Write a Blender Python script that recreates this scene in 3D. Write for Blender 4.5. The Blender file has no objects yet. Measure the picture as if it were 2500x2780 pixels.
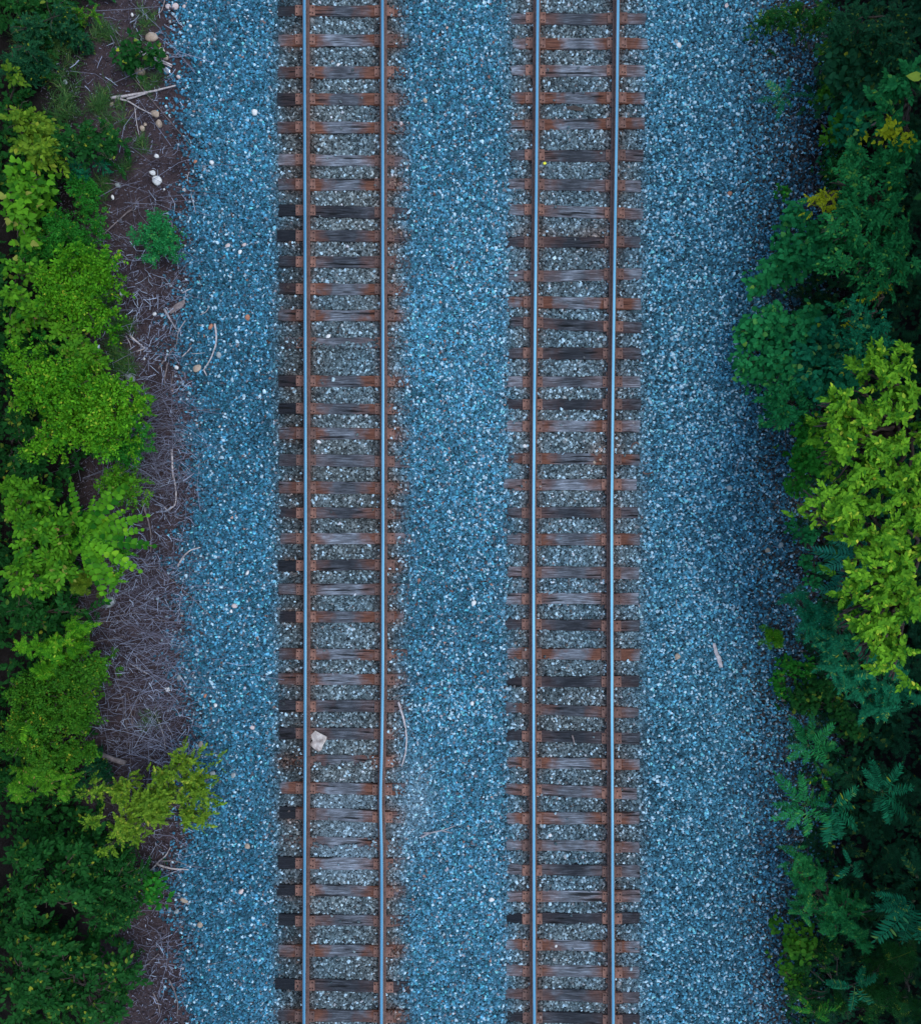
import bpy, bmesh, math, random
import numpy as np
from mathutils import Vector, Matrix

random.seed(7)
rng = np.random.default_rng(11)
S = bpy.context.scene
C = S.collection

# ------------------------------------------------------------------ camera, sky, sun
F = 2115.0            # focal length in photo pixels (photo 2500 wide)
ZC = 15.19            # the drone hovers 15 m above the rail heads
cam_d = bpy.data.cameras.new('camera')
cam = bpy.data.objects.new('camera', cam_d)
C.objects.link(cam)
cam.location = (0, 0, ZC)
cam.rotation_euler = (0, 0, 0)
cam_d.sensor_fit = 'HORIZONTAL'
cam_d.sensor_width = 36
cam_d.lens = 36 * F / 2500
cam_d.clip_start = 0.1
cam_d.clip_end = 2000
S.camera = cam

SUN_EL, SUN_AZ = 70, 95     # degrees; azimuth measured clockwise from +Y
w = bpy.data.worlds.new('World')
S.world = w
w.use_nodes = True
nt = w.node_tree
bg = nt.nodes['Background']
sky = nt.nodes.new('ShaderNodeTexSky')
sky.sky_type = 'NISHITA'
sky.sun_disc = False
sky.sun_elevation = math.radians(SUN_EL)
sky.sun_rotation = math.radians(SUN_AZ)
sky.air_density = 1.5
sky.ozone_density = 1.2
sky.dust_density = 0.6
nt.links.new(sky.outputs[0], bg.inputs[0])
bg.inputs[1].default_value = 0.12
sd = bpy.data.lights.new('sun', 'SUN')
sd.energy = 0.6
sd.angle = math.radians(45)
sd.color = (1.0, 0.97, 0.93)
sun = bpy.data.objects.new('sun', sd)
C.objects.link(sun)
el, az = math.radians(SUN_EL), math.radians(SUN_AZ)
dvec = Vector((math.sin(az) * math.cos(el), math.cos(az) * math.cos(el), math.sin(el)))
sun.rotation_euler = dvec.to_track_quat('Z', 'Y').to_euler()
sun.location = dvec * 30
S.view_settings.view_transform = 'Standard'
S.view_settings.look = 'None'
S.view_settings.gamma = 1
S.view_settings.exposure = 1.36
S.render.resolution_x = 920
S.render.resolution_y = 1024

# ------------------------------------------------------------------ helpers
def at(px, py, z=0.0):
    k = (ZC - z) / F
    return ((px - 1250) * k, -(py - 1390) * k, z)

def wob(x, y):
    return (np.sin(x * 1.7 + 1.3) * np.cos(y * 1.3 + .4) + .6 * np.sin(x * 3.9 - y * 2.7 + 2)
            + .4 * np.sin(y * 5.1 + x * 1.1))

def left_edge(y):          # where ballast gives way to soil on the left, metres
    return -5.45 + .13 * np.sin(y * 1.1 + .5) + .10 * np.sin(y * 2.9 + 1) + .05 * np.sin(y * 7.3)

def right_edge(y):
    return 7.2 + .2 * np.sin(y * .9) + .1 * np.sin(y * 2.3)

def ground_z(x, y):
    x = np.asarray(x, float); y = np.asarray(y, float)
    z = -0.055 + 0.012 * wob(x, y)
    r = np.clip((x - 4.4) / 3.2, 0, 1)
    z = z - 0.55 * r * r * (3 - 2 * r)
    l = np.clip((-4.3 - x) / 1.4, 0, 1)
    z = z - 0.22 * l * l * (3 - 2 * l)
    m = np.exp(-((x - .65) / .8) ** 2)
    z = z + .045 * m
    far = np.clip((np.abs(x) - 7) / 3, 0, 1)
    return z + 0.12 * far * wob(x * .5, y * .5)

def at_ground(px, py, dz=0.0):
    z = 0.0
    for _ in range(6):
        x, y, _z = at(px, py, z)
        z = float(ground_z(x, y)) + dz
    x, y, _z = at(px, py, z)
    return (x, y, z)

def tag(o, label=None, cat=None, group=None, kind=None):
    if label: o['label'] = label
    if cat: o['category'] = cat
    if group: o['group'] = group
    if kind: o['kind'] = kind
    return o

def link(name, me, mats, parent=None, loc=None):
    o = bpy.data.objects.new(name, me)
    C.objects.link(o)
    for m in (mats if isinstance(mats, (list, tuple)) else [mats]):
        me.materials.append(m)
    if parent: o.parent = parent
    if loc is not None: o.location = loc
    return o

def bm_obj(name, bm, mats, parent=None, loc=None, smooth=False):
    me = bpy.data.meshes.new(name)
    bm.normal_update()
    bm.to_mesh(me); bm.free()
    if smooth:
        me.polygons.foreach_set('use_smooth', [True] * len(me.polygons))
    return link(name, me, mats, parent, loc)

def tri_mesh(name, V, T, tint=None):
    me = bpy.data.meshes.new(name)
    nv, ntv = len(V), len(T)
    me.vertices.add(nv)
    me.vertices.foreach_set('co', np.ascontiguousarray(V, dtype=np.float32).ravel())
    me.loops.add(ntv * 3)
    me.loops.foreach_set('vertex_index', np.ascontiguousarray(T, dtype=np.int32).ravel())
    me.polygons.add(ntv)
    me.polygons.foreach_set('loop_start', np.arange(0, ntv * 3, 3, dtype=np.int32))
    me.update(calc_edges=True)
    if tint is not None:
        a = me.attributes.new('tint', 'FLOAT', 'POINT')
        a.data.foreach_set('value', np.ascontiguousarray(tint, dtype=np.float32))
    return me

def empty(name, loc):
    o = bpy.data.objects.new(name, None)
    o.empty_display_size = .2
    C.objects.link(o)
    o.location = loc
    return o

# ------------------------------------------------------------------ materials
def new_mat(name):
    m = bpy.data.materials.new(name)
    m.use_nodes = True
    n = m.node_tree
    return m, n, n.nodes['Principled BSDF']

def N(n, t, **kw):
    x = n.nodes.new(t)
    for k, v in kw.items():
        setattr(x, k, v)
    return x

def noise(n, vec, scale, detail=4, rough=.55):
    t = N(n, 'ShaderNodeTexNoise')
    t.inputs['Scale'].default_value = scale
    t.inputs['Detail'].default_value = detail
    t.inputs['Roughness'].default_value = rough
    if vec: n.links.new(vec, t.inputs['Vector'])
    return t.outputs['Fac']

def ramp(n, fac, stops):
    r = N(n, 'ShaderNodeValToRGB')
    e = r.color_ramp.elements
    while len(e) < len(stops): e.new(0.5)
    for i, (p, c) in enumerate(stops):
        e[i].position = p
        e[i].color = (*c, 1) if len(c) == 3 else c
    n.links.new(fac, r.inputs[0])
    return r.outputs[0]

def mixc(n, fac, a, b, mode='MIX'):
    m = N(n, 'ShaderNodeMix', data_type='RGBA', blend_type=mode)
    for sock, v in ((m.inputs[0], fac), (m.inputs[6], a), (m.inputs[7], b)):
        if isinstance(v, (int, float)): sock.default_value = v
        elif isinstance(v, tuple): sock.default_value = (*v, 1) if len(v) == 3 else v
        else: n.links.new(v, sock)
    return m.outputs[2]

def mth(n, op, a, b=None, clamp=False):
    m = N(n, 'ShaderNodeMath', operation=op, use_clamp=clamp)
    for i, v in enumerate((a, b)):
        if v is None: continue
        if isinstance(v, (int, float)): m.inputs[i].default_value = v
        else: n.links.new(v, m.inputs[i])
    return m.outputs[0]

def bump(n, h, bs, strength=.5, dist=.01):
    b = N(n, 'ShaderNodeBump')
    b.inputs['Strength'].default_value = strength
    b.inputs['Distance'].default_value = dist
    n.links.new(h, b.inputs['Height'])
    n.links.new(b.outputs[0], bs.inputs['Normal'])

def objvec(n, scale=(1, 1, 1)):
    tc = N(n, 'ShaderNodeTexCoord')
    mp = N(n, 'ShaderNodeMapping')
    mp.inputs['Scale'].default_value = scale
    n.links.new(tc.outputs['Object'], mp.inputs[0])
    return mp.outputs[0]

def ground_mat():
    m, n, b = new_mat('soil')
    v = objvec(n)
    c1 = ramp(n, noise(n, v, 3, 6, .7), [(.3, (.035, .024, .026)), (.55, (.078, .053, .054)), (.8, (.14, .105, .11))])
    c2 = ramp(n, noise(n, v, 60, 3, .7), [(.3, (.3, .3, .3)), (.7, (1.2, 1.2, 1.2))])
    soil = mixc(n, .8, c1, c2, 'MULTIPLY')
    vor = N(n, 'ShaderNodeTexVoronoi')
    vor.inputs['Scale'].default_value = 38
    n.links.new(v, vor.inputs['Vector'])
    bed = ramp(n, vor.outputs['Distance'], [(.1, (.06, .08, .09)), (.7, (.012, .016, .018))])
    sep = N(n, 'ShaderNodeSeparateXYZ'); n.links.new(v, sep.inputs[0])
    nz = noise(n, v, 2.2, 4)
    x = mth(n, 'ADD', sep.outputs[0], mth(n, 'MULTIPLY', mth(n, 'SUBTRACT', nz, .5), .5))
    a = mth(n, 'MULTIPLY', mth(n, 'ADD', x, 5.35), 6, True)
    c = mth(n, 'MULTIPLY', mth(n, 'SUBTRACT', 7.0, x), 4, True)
    bank_shade = mth(n, 'ADD', mth(n, 'MULTIPLY', mth(n, 'SUBTRACT', x, 7.0), 3, True), mth(n, 'MULTIPLY', mth(n, 'SUBTRACT', -7.3, x), 3, True), True)
    soil = mixc(n, bank_shade, soil, mixc(n, 1.0, soil, (.22, .26, .22), 'MULTIPLY'))  # shade under the outer shrubs and trees, painted into the soil colour
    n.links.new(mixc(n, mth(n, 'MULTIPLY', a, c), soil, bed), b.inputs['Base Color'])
    b.inputs['Roughness'].default_value = .95
    b.inputs['Specular IOR Level'].default_value = .2
    bump(n, noise(n, v, 30, 6, .7), b, .9, .04)
    return m

def stone_mat(name, c0, c1, sc=12, rough=.8):
    m, n, b = new_mat(name)
    v = objvec(n)
    n.links.new(ramp(n, noise(n, v, sc, 5, .65), [(.3, c0), (.7, c1)]), b.inputs['Base Color'])
    b.inputs['Roughness'].default_value = rough
    b.inputs['Specular IOR Level'].default_value = .3
    bump(n, noise(n, v, 40, 4, .6), b, .5, .01)
    return m

def ballast_mat():
    m, n, b = new_mat('ballast_stone')
    a = N(n, 'ShaderNodeAttribute', attribute_type='INSTANCER', attribute_name='col')
    v = objvec(n)
    sp = ramp(n, noise(n, v, 1.6, 3, .6), [(.3, (.72, .72, .72)), (.7, (1.15, 1.15, 1.15))])
    n.links.new(mixc(n, 1.0, a.outputs['Color'], sp, 'MULTIPLY'), b.inputs['Base Color'])
    b.inputs['Roughness'].default_value = .8
    b.inputs['Specular IOR Level'].default_value = .15
    return m

def wood_mat():
    # object colour carries the tie's own state: R paleness, G rust stain, B black left end, A black middle
    m, n, b = new_mat('tie_wood')
    oi = N(n, 'ShaderNodeObjectInfo')
    sep = N(n, 'ShaderNodeSeparateColor'); n.links.new(oi.outputs['Color'], sep.inputs[0])
    R_, G_, B_, A_ = sep.outputs[0], sep.outputs[1], sep.outputs[2], oi.outputs['Alpha']
    tc = N(n, 'ShaderNodeTexCoord')
    off = N(n, 'ShaderNodeVectorMath', operation='MULTIPLY_ADD')
    n.links.new(oi.outputs['Random'], off.inputs[0]); off.inputs[1].default_value = (40, 17, 9)
    n.links.new(tc.outputs['Object'], off.inputs[2])
    mp = N(n, 'ShaderNodeMapping'); mp.inputs['Scale'].default_value = (2.0, 26, 26)
    n.links.new(off.outputs[0], mp.inputs[0])
    mp2 = N(n, 'ShaderNodeMapping'); mp2.inputs['Scale'].default_value = (1.2, 16, 10)
    n.links.new(off.outputs[0], mp2.inputs[0])
    grain = noise(n, mp.outputs[0], 1.6, 6, .65)
    crack = noise(n, mp2.outputs[0], 1.0, 3, .5)
    blot = noise(n, off.outputs[0], 3.2, 4, .6)
    pale = ramp(n, grain, [(.3, (.045, .044, .044)), (.5, (.14, .15, .165)), (.70, (.38, .415, .46))])
    dark = ramp(n, grain, [(.3, (.008, .009, .012)), (.55, (.022, .024, .028)), (.75, (.07, .075, .085))])
    rf = mth(n, 'ADD', R_, mth(n, 'MULTIPLY', mth(n, 'SUBTRACT', blot, .5), 1.1), True)
    base = mixc(n, rf, dark, pale)
    sx = N(n, 'ShaderNodeSeparateXYZ'); n.links.new(tc.outputs['Object'], sx.inputs[0])
    X = sx.outputs[0]
    ax = mth(n, 'ABSOLUTE', X)
    d = mth(n, 'ABSOLUTE', mth(n, 'SUBTRACT', ax, .76))
    nx = mth(n, 'MULTIPLY', mth(n, 'SUBTRACT', blot, .5), .9)
    near = mth(n, 'SUBTRACT', 1.0, mth(n, 'MULTIPLY', mth(n, 'ADD', d, nx), 1.8), True)
    rust = mth(n, 'MULTIPLY', near, mth(n, 'MULTIPLY', mth(n, 'MULTIPLY', G_, 2.1), mth(n, 'SUBTRACT', 1.0, mth(n, 'MULTIPLY', A_, .62))), True)
    rustc = ramp(n, grain, [(.3, (.045, .016, .009)), (.5, (.125, .048, .028)), (.75, (.24, .105, .065))])
    blackm = mth(n, 'MULTIPLY', A_, mth(n, 'SUBTRACT', 1.15, mth(n, 'MULTIPLY', mth(n, 'ADD', ax, mth(n, 'MULTIPLY', nx, .7)), 1.5), True), True)
    base = mixc(n, blackm, base, dark)
    base = mixc(n, rust, base, rustc)
    le = mth(n, 'MULTIPLY', B_, mth(n, 'MULTIPLY', mth(n, 'SUBTRACT', -.82, mth(n, 'ADD', X, mth(n, 'MULTIPLY', nx, .35))), 12, True), True)
    base = mixc(n, mth(n, 'MULTIPLY', le, .97), base, mixc(n, .75, dark, (.004, .006, .009)))
    ck = ramp(n, crack, [(.34, (.12, .12, .12)), (.40, (1, 1, 1))])
    base = mixc(n, 1.0, base, ck, 'MULTIPLY')
    n.links.new(base, b.inputs['Base Color'])
    b.inputs['Roughness'].default_value = .85
    b.inputs['Specular IOR Level'].default_value = .25
    h = mth(n, 'ADD', mth(n, 'MULTIPLY', grain, .6), crack)
    bump(n, h, b, .7, .02)
    return m

def rust_mat(name, cs, rough=.8, metal=.1):
    m, n, b = new_mat(name)
    v = objvec(n)
    oi = N(n, 'ShaderNodeObjectInfo')
    c = ramp(n, noise(n, v, 14, 5, .65), [(.3, cs[0]), (.55, cs[1]), (.78, cs[2])])
    t = ramp(n, oi.outputs['Random'], [(0, (.62, .62, .66)), (1, (1.25, 1.12, 1.05))])
    n.links.new(mixc(n, 1.0, c, t, 'MULTIPLY'), b.inputs['Base Color'])
    b.inputs['Roughness'].default_value = rough
    b.inputs['Metallic'].default_value = metal
    bump(n, noise(n, v, 60, 4), b, .4, .004)
    return m

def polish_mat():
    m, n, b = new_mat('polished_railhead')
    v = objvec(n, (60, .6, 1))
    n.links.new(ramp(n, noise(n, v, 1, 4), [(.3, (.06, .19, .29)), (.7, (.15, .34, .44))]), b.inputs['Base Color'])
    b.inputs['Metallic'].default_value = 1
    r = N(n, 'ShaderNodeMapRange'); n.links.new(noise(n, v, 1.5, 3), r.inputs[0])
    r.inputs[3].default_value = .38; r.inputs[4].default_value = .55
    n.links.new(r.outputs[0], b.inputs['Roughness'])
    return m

_leaf = {}
def leaf_mat(a, bcol, third=None):
    key = (a, bcol, third)
    if key in _leaf: return _leaf[key]
    m, n, b = new_mat('leaf')
    t = N(n, 'ShaderNodeAttribute', attribute_name='tint')
    stops = [(.0, a), (.85, bcol)]
    if third: stops.append((.97, third))
    col = ramp(n, t.outputs['Fac'], stops)
    geo = N(n, 'ShaderNodeNewGeometry')
    v = objvec(n)
    col = mixc(n, .5, col, ramp(n, noise(n, v, 9, 3), [(.3, (.6, .6, .6)), (.7, (1.3, 1.3, 1.3))]), 'MULTIPLY')
    n.links.new(col, b.inputs['Base Color'])
    b.inputs['Roughness'].default_value = .65
    b.inputs['Specular IOR Level'].default_value = .10
    tr = N(n, 'ShaderNodeBsdfTranslucent')
    n.links.new(col, tr.inputs['Color'])
    mx = N(n, 'ShaderNodeMixShader'); mx.inputs[0].default_value = .22
    n.links.new(b.outputs[0], mx.inputs[1]); n.links.new(tr.outputs[0], mx.inputs[2])
    n.links.new(mx.outputs[0], n.nodes['Material Output'].inputs['Surface'])
    _leaf[key] = m
    return m

def tint_mat(name, stops, rough=.9):
    m, n, b = new_mat(name)
    t = N(n, 'ShaderNodeAttribute', attribute_name='tint')
    n.links.new(ramp(n, t.outputs['Fac'], stops), b.inputs['Base Color'])
    b.inputs['Roughness'].default_value = rough
    b.inputs['Specular IOR Level'].default_value = .2
    return m

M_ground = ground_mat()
M_ball = ballast_mat()
M_wood = wood_mat()
M_rail = rust_mat('rail_rust', [(.07, .040, .032), (.14, .082, .066), (.21, .13, .105)])
M_plate = rust_mat('plate_rust', [(.10, .048, .034), (.20, .105, .075), (.29, .165, .125)])
M_spike = rust_mat('spike_rust', [(.012, .007, .006), (.03, .015, .012), (.07, .03, .02)])
M_pol = polish_mat()
M_bark = rust_mat('bark', [(.03, .022, .018), (.07, .052, .04), (.13, .10, .08)], .9, 0)
M_twig = rust_mat('twig_bark', [(.10, .085, .08), (.2, .17, .165), (.33, .29, .28)], .9, 0)
M_pale = rust_mat('bleached_wood', [(.22, .2, .2), (.42, .4, .4), (.62, .60, .6)], .8, 0)
M_stem = rust_mat('green_stem', [(.03, .05, .015), (.07, .09, .03), (.12, .14, .05)], .8, 0)

# ------------------------------------------------------------------ ground sheet
def build_ground():
    xs = np.concatenate([[-300, -120, -60, -30, -20], np.arange(-14, 14.01, .16), [20, 30, 60, 120, 300]])
    ys = np.concatenate([[-300, -120, -60, -30, -20], np.arange(-14, 14.01, .16), [20, 30, 60, 120, 300]])
    X, Y = np.meshgrid(xs, ys)
    Z = ground_z(X, Y)
    V = np.stack([X.ravel(), Y.ravel(), Z.ravel()], 1)
    nx, ny = len(xs), len(ys)
    i = np.arange(ny - 1)[:, None] * nx + np.arange(nx - 1)[None, :]
    i = i.ravel()
    T = np.concatenate([np.stack([i, i + 1, i + nx + 1], 1), np.stack([i, i + nx + 1, i + nx], 1)])
    me = tri_mesh('ground', V, T)
    me.polygons.foreach_set('use_smooth', [True] * len(me.polygons))
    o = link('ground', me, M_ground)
    tag(o, 'brown soil and gravel bed under the tracks', 'ground', kind='structure')
build_ground()

# ------------------------------------------------------------------ rails
RAILS = [
    ('left rail of the left track, blue sky shine on its polished head', 'left',
     [(0, 826), (700, 828), (1400, 829), (2080, 828), (2780, 825)]),
    ('right rail of the left track, kinked slightly near the pale slab', 'left',
     [(0, 1038), (700, 1039), (1400, 1039.6), (1900, 1038.5), (2080, 1035), (2150, 1032.5), (2230, 1033), (2290, 1035.6), (2450, 1036), (2780, 1035.4)]),
    ('left rail of the right track, bending gently toward the top', 'right',
     [(0, 1459.7), (350, 1457), (700, 1454), (1050, 1450.7), (1400, 1448), (1750, 1448.4), (2100, 1448.6), (2450, 1449.3), (2780, 1450.7)]),
    ('right rail of the right track, the one nearest the lime green tree', 'right',
     [(0, 1678), (350, 1674), (700, 1668.5), (1050, 1664), (1400, 1660.6), (1750, 1660.8), (2100, 1662), (2450, 1663.2), (2780, 1664.7)]),
]
HZ = .19
def rail_x(i, y):
    """world x of rail i at world y (measured on the rail head)"""
    pts = RAILS[i][2]
    ys = [-(p[0] - 1390) * 15.0 / F for p in pts][::-1]
    xs = [(p[1] - 1250) * 15.0 / F for p in pts][::-1]
    v = np.interp(y, ys, xs)
    if np.ndim(y) == 0: return float(v)
    return v

def build_rail(i):
    label = RAILS[i][0]
    ys = np.arange(-12.5, 12.51, .2)
    xs = rail_x(i, ys)
    for _ in range(2):                       # soften the corners of the survey line
        xs[1:-1] = (xs[:-2] + xs[1:-1] * 2 + xs[2:]) / 4
    half = [(.072, .020), (.072, .030), (.022, .044), (.009, .060), (.009, .140), (.034, .152),
            (.0385, .160), (.0385, .180), (.026, .1892), (.013, .1902)]
    prof = [(x, z) for x, z in half] + [(-x, z) for x, z in half[::-1]]
    P = len(prof)
    bm = bmesh.new()
    rows = []
    for x, y in zip(xs, ys):
        rows.append([bm.verts.new((x + a, y, z)) for a, z in prof])
    for r0, r1 in zip(rows[:-1], rows[1:]):
        for k in range(P):
            k2 = (k + 1) % P
            f = bm.faces.new((r0[k], r1[k], r1[k2], r0[k2]))
            if k in (8, 9, 10): f.material_index = 1
            f.smooth = k in (7, 8, 9, 10, 11)
    bm.faces.new(rows[0]); bm.faces.new(rows[-1][::-1])
    bmesh.ops.recalc_face_normals(bm, faces=bm.faces)
    o = bm_obj('steel_rail', bm, [M_rail, M_pol])
    tag(o, label, 'rail', 'steel rails of the two tracks')
    return o
rail_objs = [build_rail(i) for i in range(4)]

# ------------------------------------------------------------------ ties
K0 = ZC / F
# y, tilt(px down at right), x left, x right, (pale, rust, black left end, black middle), words
LT = [
 (28, 0, 754, 1108, (.45, .8, .9, .35), 'dark tie with a grey middle'),
 (108, 0, 756, 1108, (.72, .75, .1, 0), 'weathered grey tie split along its middle'),
 (195, 0, 753, 1108, (.45, 1, .6, 0), 'rust brown tie with ballast over its right end'),
 (268, 0, 753, 1110, (.35, 1, .9, .2), 'rusty tie with a black left end'),
 (345, 1, 753, 1111, (.6, .9, .5, 0), 'grey brown tie with a pale pebble on its right end'),
 (434, 6, 756, 1110, (.9, .45, .1, 0), 'pale silvery grey tie'),
 (499, 0, 755, 1111, (.6, .85, .5, 0), 'grey tie stained rust at the plates'),
 (574, 10, 757, 1113, (.08, .25, 1, 1), 'almost black tie, cracked and tilting down to the right'),
 (640, 3, 752, 1111, (.25, .8, 1, .7), 'black tie with orange stained plates'),
 (710, 0, 756, 1111, (.3, .6, .8, .5), 'dark greyish tie with long pale streaks'),
 (784, 2, 757, 1112, (.5, .9, .8, 0), 'brown grey tie with rusty edges'),
 (855, 0, 756, 1110, (.65, .85, .5, 0), 'grey tie with a blue tinge and rusty ends'),
 (930, 0, 757, 1100, (.5, .35, .3, 0), 'tie nearly buried in ballast'),
 (1034, 2, 756, 1110, (.35, 1, .9, .15), 'even rust brown tie with a black left end'),
 (1110, 3, 756, 1110, (.5, .9, 1, .5), 'brown tie with a dark patch at its middle'),
 (1177, 4, 757, 1108, (.55, 1, .4, 0), 'light rust coloured tie'),
 (1251, 5, 758, 1112, (.5, .3, .6, .3), 'dark grey tie with a pale lower edge'),
 (1324, 2, 757, 1110, (.45, .95, .3, .3), 'brown tie with a dark knot at its middle'),
 (1393, 3, 758, 1108, (.35, .9, .8, .5), 'dark tie, reddish toward the right'),
 (1462, 0, 761, 1114, (.85, .6, .3, 0), 'pale grey tie with a long crack'),
 (1535, -3, 755, 1105, (.2, .7, 1, .7), 'black tie with orange right plate'),
 (1600, 0, 756, 1110, (.75, .5, .4, 0), 'silver grey tie with fine dark splits'),
 (1675, 1, 760, 1095, (.5, .85, .95, .2), 'grey brown tie with a black left end'),
 (1777, 3, 757, 1105, (.6, .85, .6, 0), 'brown tie greying in the middle'),
 (1845, 2, 755, 1108, (.75, .7, .4, 0), 'smooth grey tie with rusty right end'),
 (1918, 1, 757, 1113, (.35, .4, .8, .5), 'dark grey tie above the pale slab'),
 (1992, 2, 756, 1100, (.4, .45, .9, .4), 'dark streaked tie under the pale slab'),
 (2067, 2, 756, 1080, (.45, .6, .6, 0), 'half buried brown tie just below the pale slab'),
 (2142, 6, 760, 1100, (.55, .8, .1, 0), 'brown grey tie with a white mark on its left end'),
 (2214, 14, 758, 1098, (.7, .55, 1, 0), 'grey tie with a black left end, skewed across the track'),
 (2290, 12, 757, 1090, (.7, .5, 0, 0), 'blurred grey tie with a pale left end, half buried'),
 (2345, 3, 755, 1100, (1, .5, 1, 0), 'palest tie, whitish middle and black left end'),
 (2420, 7, 752, 1100, (.5, .75, 1, 0), 'brown grey tie with a jet black left end'),
 (2500, 3, 756, 1112, (.45, .45, 1, .2), 'dark tie with a pale streak at its middle'),
 (2583, 0, 757, 1100, (.5, .8, .2, 0), 'plain brown tie'),
 (2678, 10, 747, 1112, (.1, .3, 1, .9), 'black tie with its left end pushed out'),
 (2760, 4, 753, 1110, (.3, .8, .6, .2), 'dark brown tie'),
]
RT = [
 (49, 0, 1385, 1754, (.45, .5, 0, .4), 'dark grey tie'),
 (117, -1, 1391, 1757, (.85, .75, 0, 0), 'light grey tie with orange rings round its plates'),
 (190, 0, 1384, 1751, (.9, .45, 0, 0), 'pale grey tie with a fine crack'),
 (265, 0, 1385, 1750, (.55, 1, 0, 0), 'rusty brown tie'),
 (336, -7, 1383, 1750, (.6, .9, 0, 0), 'brown tie tilting up to the right'),
 (421, 0, 1384, 1746, (.25, .5, .3, .7), 'dark tie above a yellow leaf'),
 (501, 6, 1377, 1740, (.65, .6, 0, .7), 'grey tie with a black middle'),
 (573, 13, 1381, 1746, (.65, .4, 0, 0), 'grey tie tilting down to the right'),
 (656, 0, 1374, 1739, (.15, .75, .3, 1), 'black tie with rusty plates, under tan ballast'),
 (746, -7, 1379, 1743, (.6, .35, 0, 0), 'grey tie with one long crack, tilting up to the right'),
 (822, 6, 1376, 1740, (.7, 1, 0, 0), 'bright rust orange tie'),
 (881, 17, 1378, 1742, (.2, .45, .2, .8), 'blue black tie, strongly tilted'),
 (959, 0, 1379, 1740, (.15, .6, 0, 1), 'blackish tie with a reddish left end'),
 (1036, 0, 1375, 1738, (.9, .5, 0, .8), 'tie with white ends and a dark scraped middle'),
 (1097, 0, 1376, 1740, (.1, .5, .3, 1), 'black tie with a yellow fleck by the right rail'),
 (1157, 0, 1375, 1737, (1, .6, 0, 0), 'whitish tie with split right end'),
 (1246, 5, 1376, 1737, (.5, 1, .3, .2), 'rust red tie with two tan stones on it'),
 (1316, 0, 1366, 1728, (.85, .5, 0, 0), 'silvery tie shifted to the left'),
 (1392, 0, 1373, 1732, (.25, .5, .2, .8), 'dark tie with pink left plates'),
 (1465, 0, 1375, 1737, (.55, 1, .2, .3), 'red brown tie'),
 (1555, 4, 1374, 1735, (.7, .6, 0, .6), 'tie with a pale left half and a dark right half'),
 (1626, 0, 1373, 1734, (.85, .45, 0, 0), 'light grey tie'),
 (1697, 5, 1374, 1736, (.2, .6, .4, .9), 'charcoal tie with rusty left plate'),
 (1776, 5, 1376, 1737, (.75, .95, 0, 0), 'orange brown tie with pale ends and crumbs of stone'),
 (1851, 0, 1374, 1735, (.08, .35, .5, 1), 'black tie, clean edged'),
 (1929, 15, 1371, 1733, (.3, .7, .3, .4), 'dark brown tie tilting down to the right'),
 (2002, 10, 1373, 1737, (.1, .4, .6, 1), 'black tie with a curved stick on it'),
 (2073, 8, 1376, 1737, (.75, .85, 0, 0), 'pale tie with orange brown stains'),
 (2149, 14, 1369, 1729, (.65, .6, 0, .3), 'grey tie with one dark crack, tilting down to the right'),
 (2222, 0, 1373, 1735, (.6, .75, 0, 0), 'grey tie, rusty round both plates'),
 (2298, 8, 1374, 1736, (.65, .5, 0, 0), 'grey tie with a dark knot by the right plate'),
 (2364, 6, 1375, 1737, (.4, .55, 0, 1), 'tie with a jet black middle and grey ends'),
 (2434, 0, 1376, 1738, (.8, .5, 0, 0), 'light tie with a curved lower edge'),
 (2494, 0, 1372, 1736, (.04, .2, 1, 1), 'jet black tie'),
 (2569, 9, 1373, 1736, (.75, .7, 0, 0), 'light brown tie with a white pebble on it'),
 (2639, 7, 1373, 1736, (.65, .5, 0, 0), 'grey tie with a pale ring on its right end'),
 (2705, 13, 1370, 1735, (.3, .5, 0, .4), 'dark blue grey tie tilting down to the right'),
 (2766, 11, 1374, 1737, (.08, .3, .6, 1), 'black tie at the bottom edge'),
]
ORD = ('first second third fourth fifth sixth seventh eighth ninth tenth eleventh twelfth thirteenth fourteenth '
       'fifteenth sixteenth seventeenth eighteenth nineteenth twentieth twenty-first twenty-second twenty-third '
       'twenty-fourth twenty-fifth twenty-sixth twenty-seventh twenty-eighth twenty-ninth thirtieth thirty-first '
       'thirty-second thirty-third thirty-fourth thirty-fifth thirty-sixth thirty-seventh thirty-eighth').split()

def box(bm, cx, cy, cz, sx, sy, sz, bev=0):
    r = bmesh.ops.create_cube(bm, size=1)
    for v in r['verts']:
        v.co = Vector((cx + v.co.x * sx, cy + v.co.y * sy, cz + v.co.z * sz))
    if bev:
        es = list({e for v in r['verts'] for e in v.link_edges})
        bmesh.ops.bevel(bm, geom=es, offset=bev, segments=1, affect='EDGES')

# shared plate and spike meshes
bm = bmesh.new(); box(bm, 0, 0, .009, .385, .205, .018, .003)
box(bm, .0925, 0, .021, .016, .195, .008); box(bm, -.0925, 0, .021, .016, .195, .008)
PLATE = bpy.data.meshes.new('tie_plate'); bm.to_mesh(PLATE); bm.free(); PLATE.materials.append(M_plate)
bm = bmesh.new()
bmesh.ops.create_uvsphere(bm, u_segments=8, v_segments=5, radius=.0135)
for v in bm.verts: v.co.z = v.co.z * .8 + .006
box(bm, 0, 0, -.004, .014, .014, .02)
SPIKE = bpy.data.meshes.new('spike'); bm.to_mesh(SPIKE); bm.free(); SPIKE.materials.append(M_spike)

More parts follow.
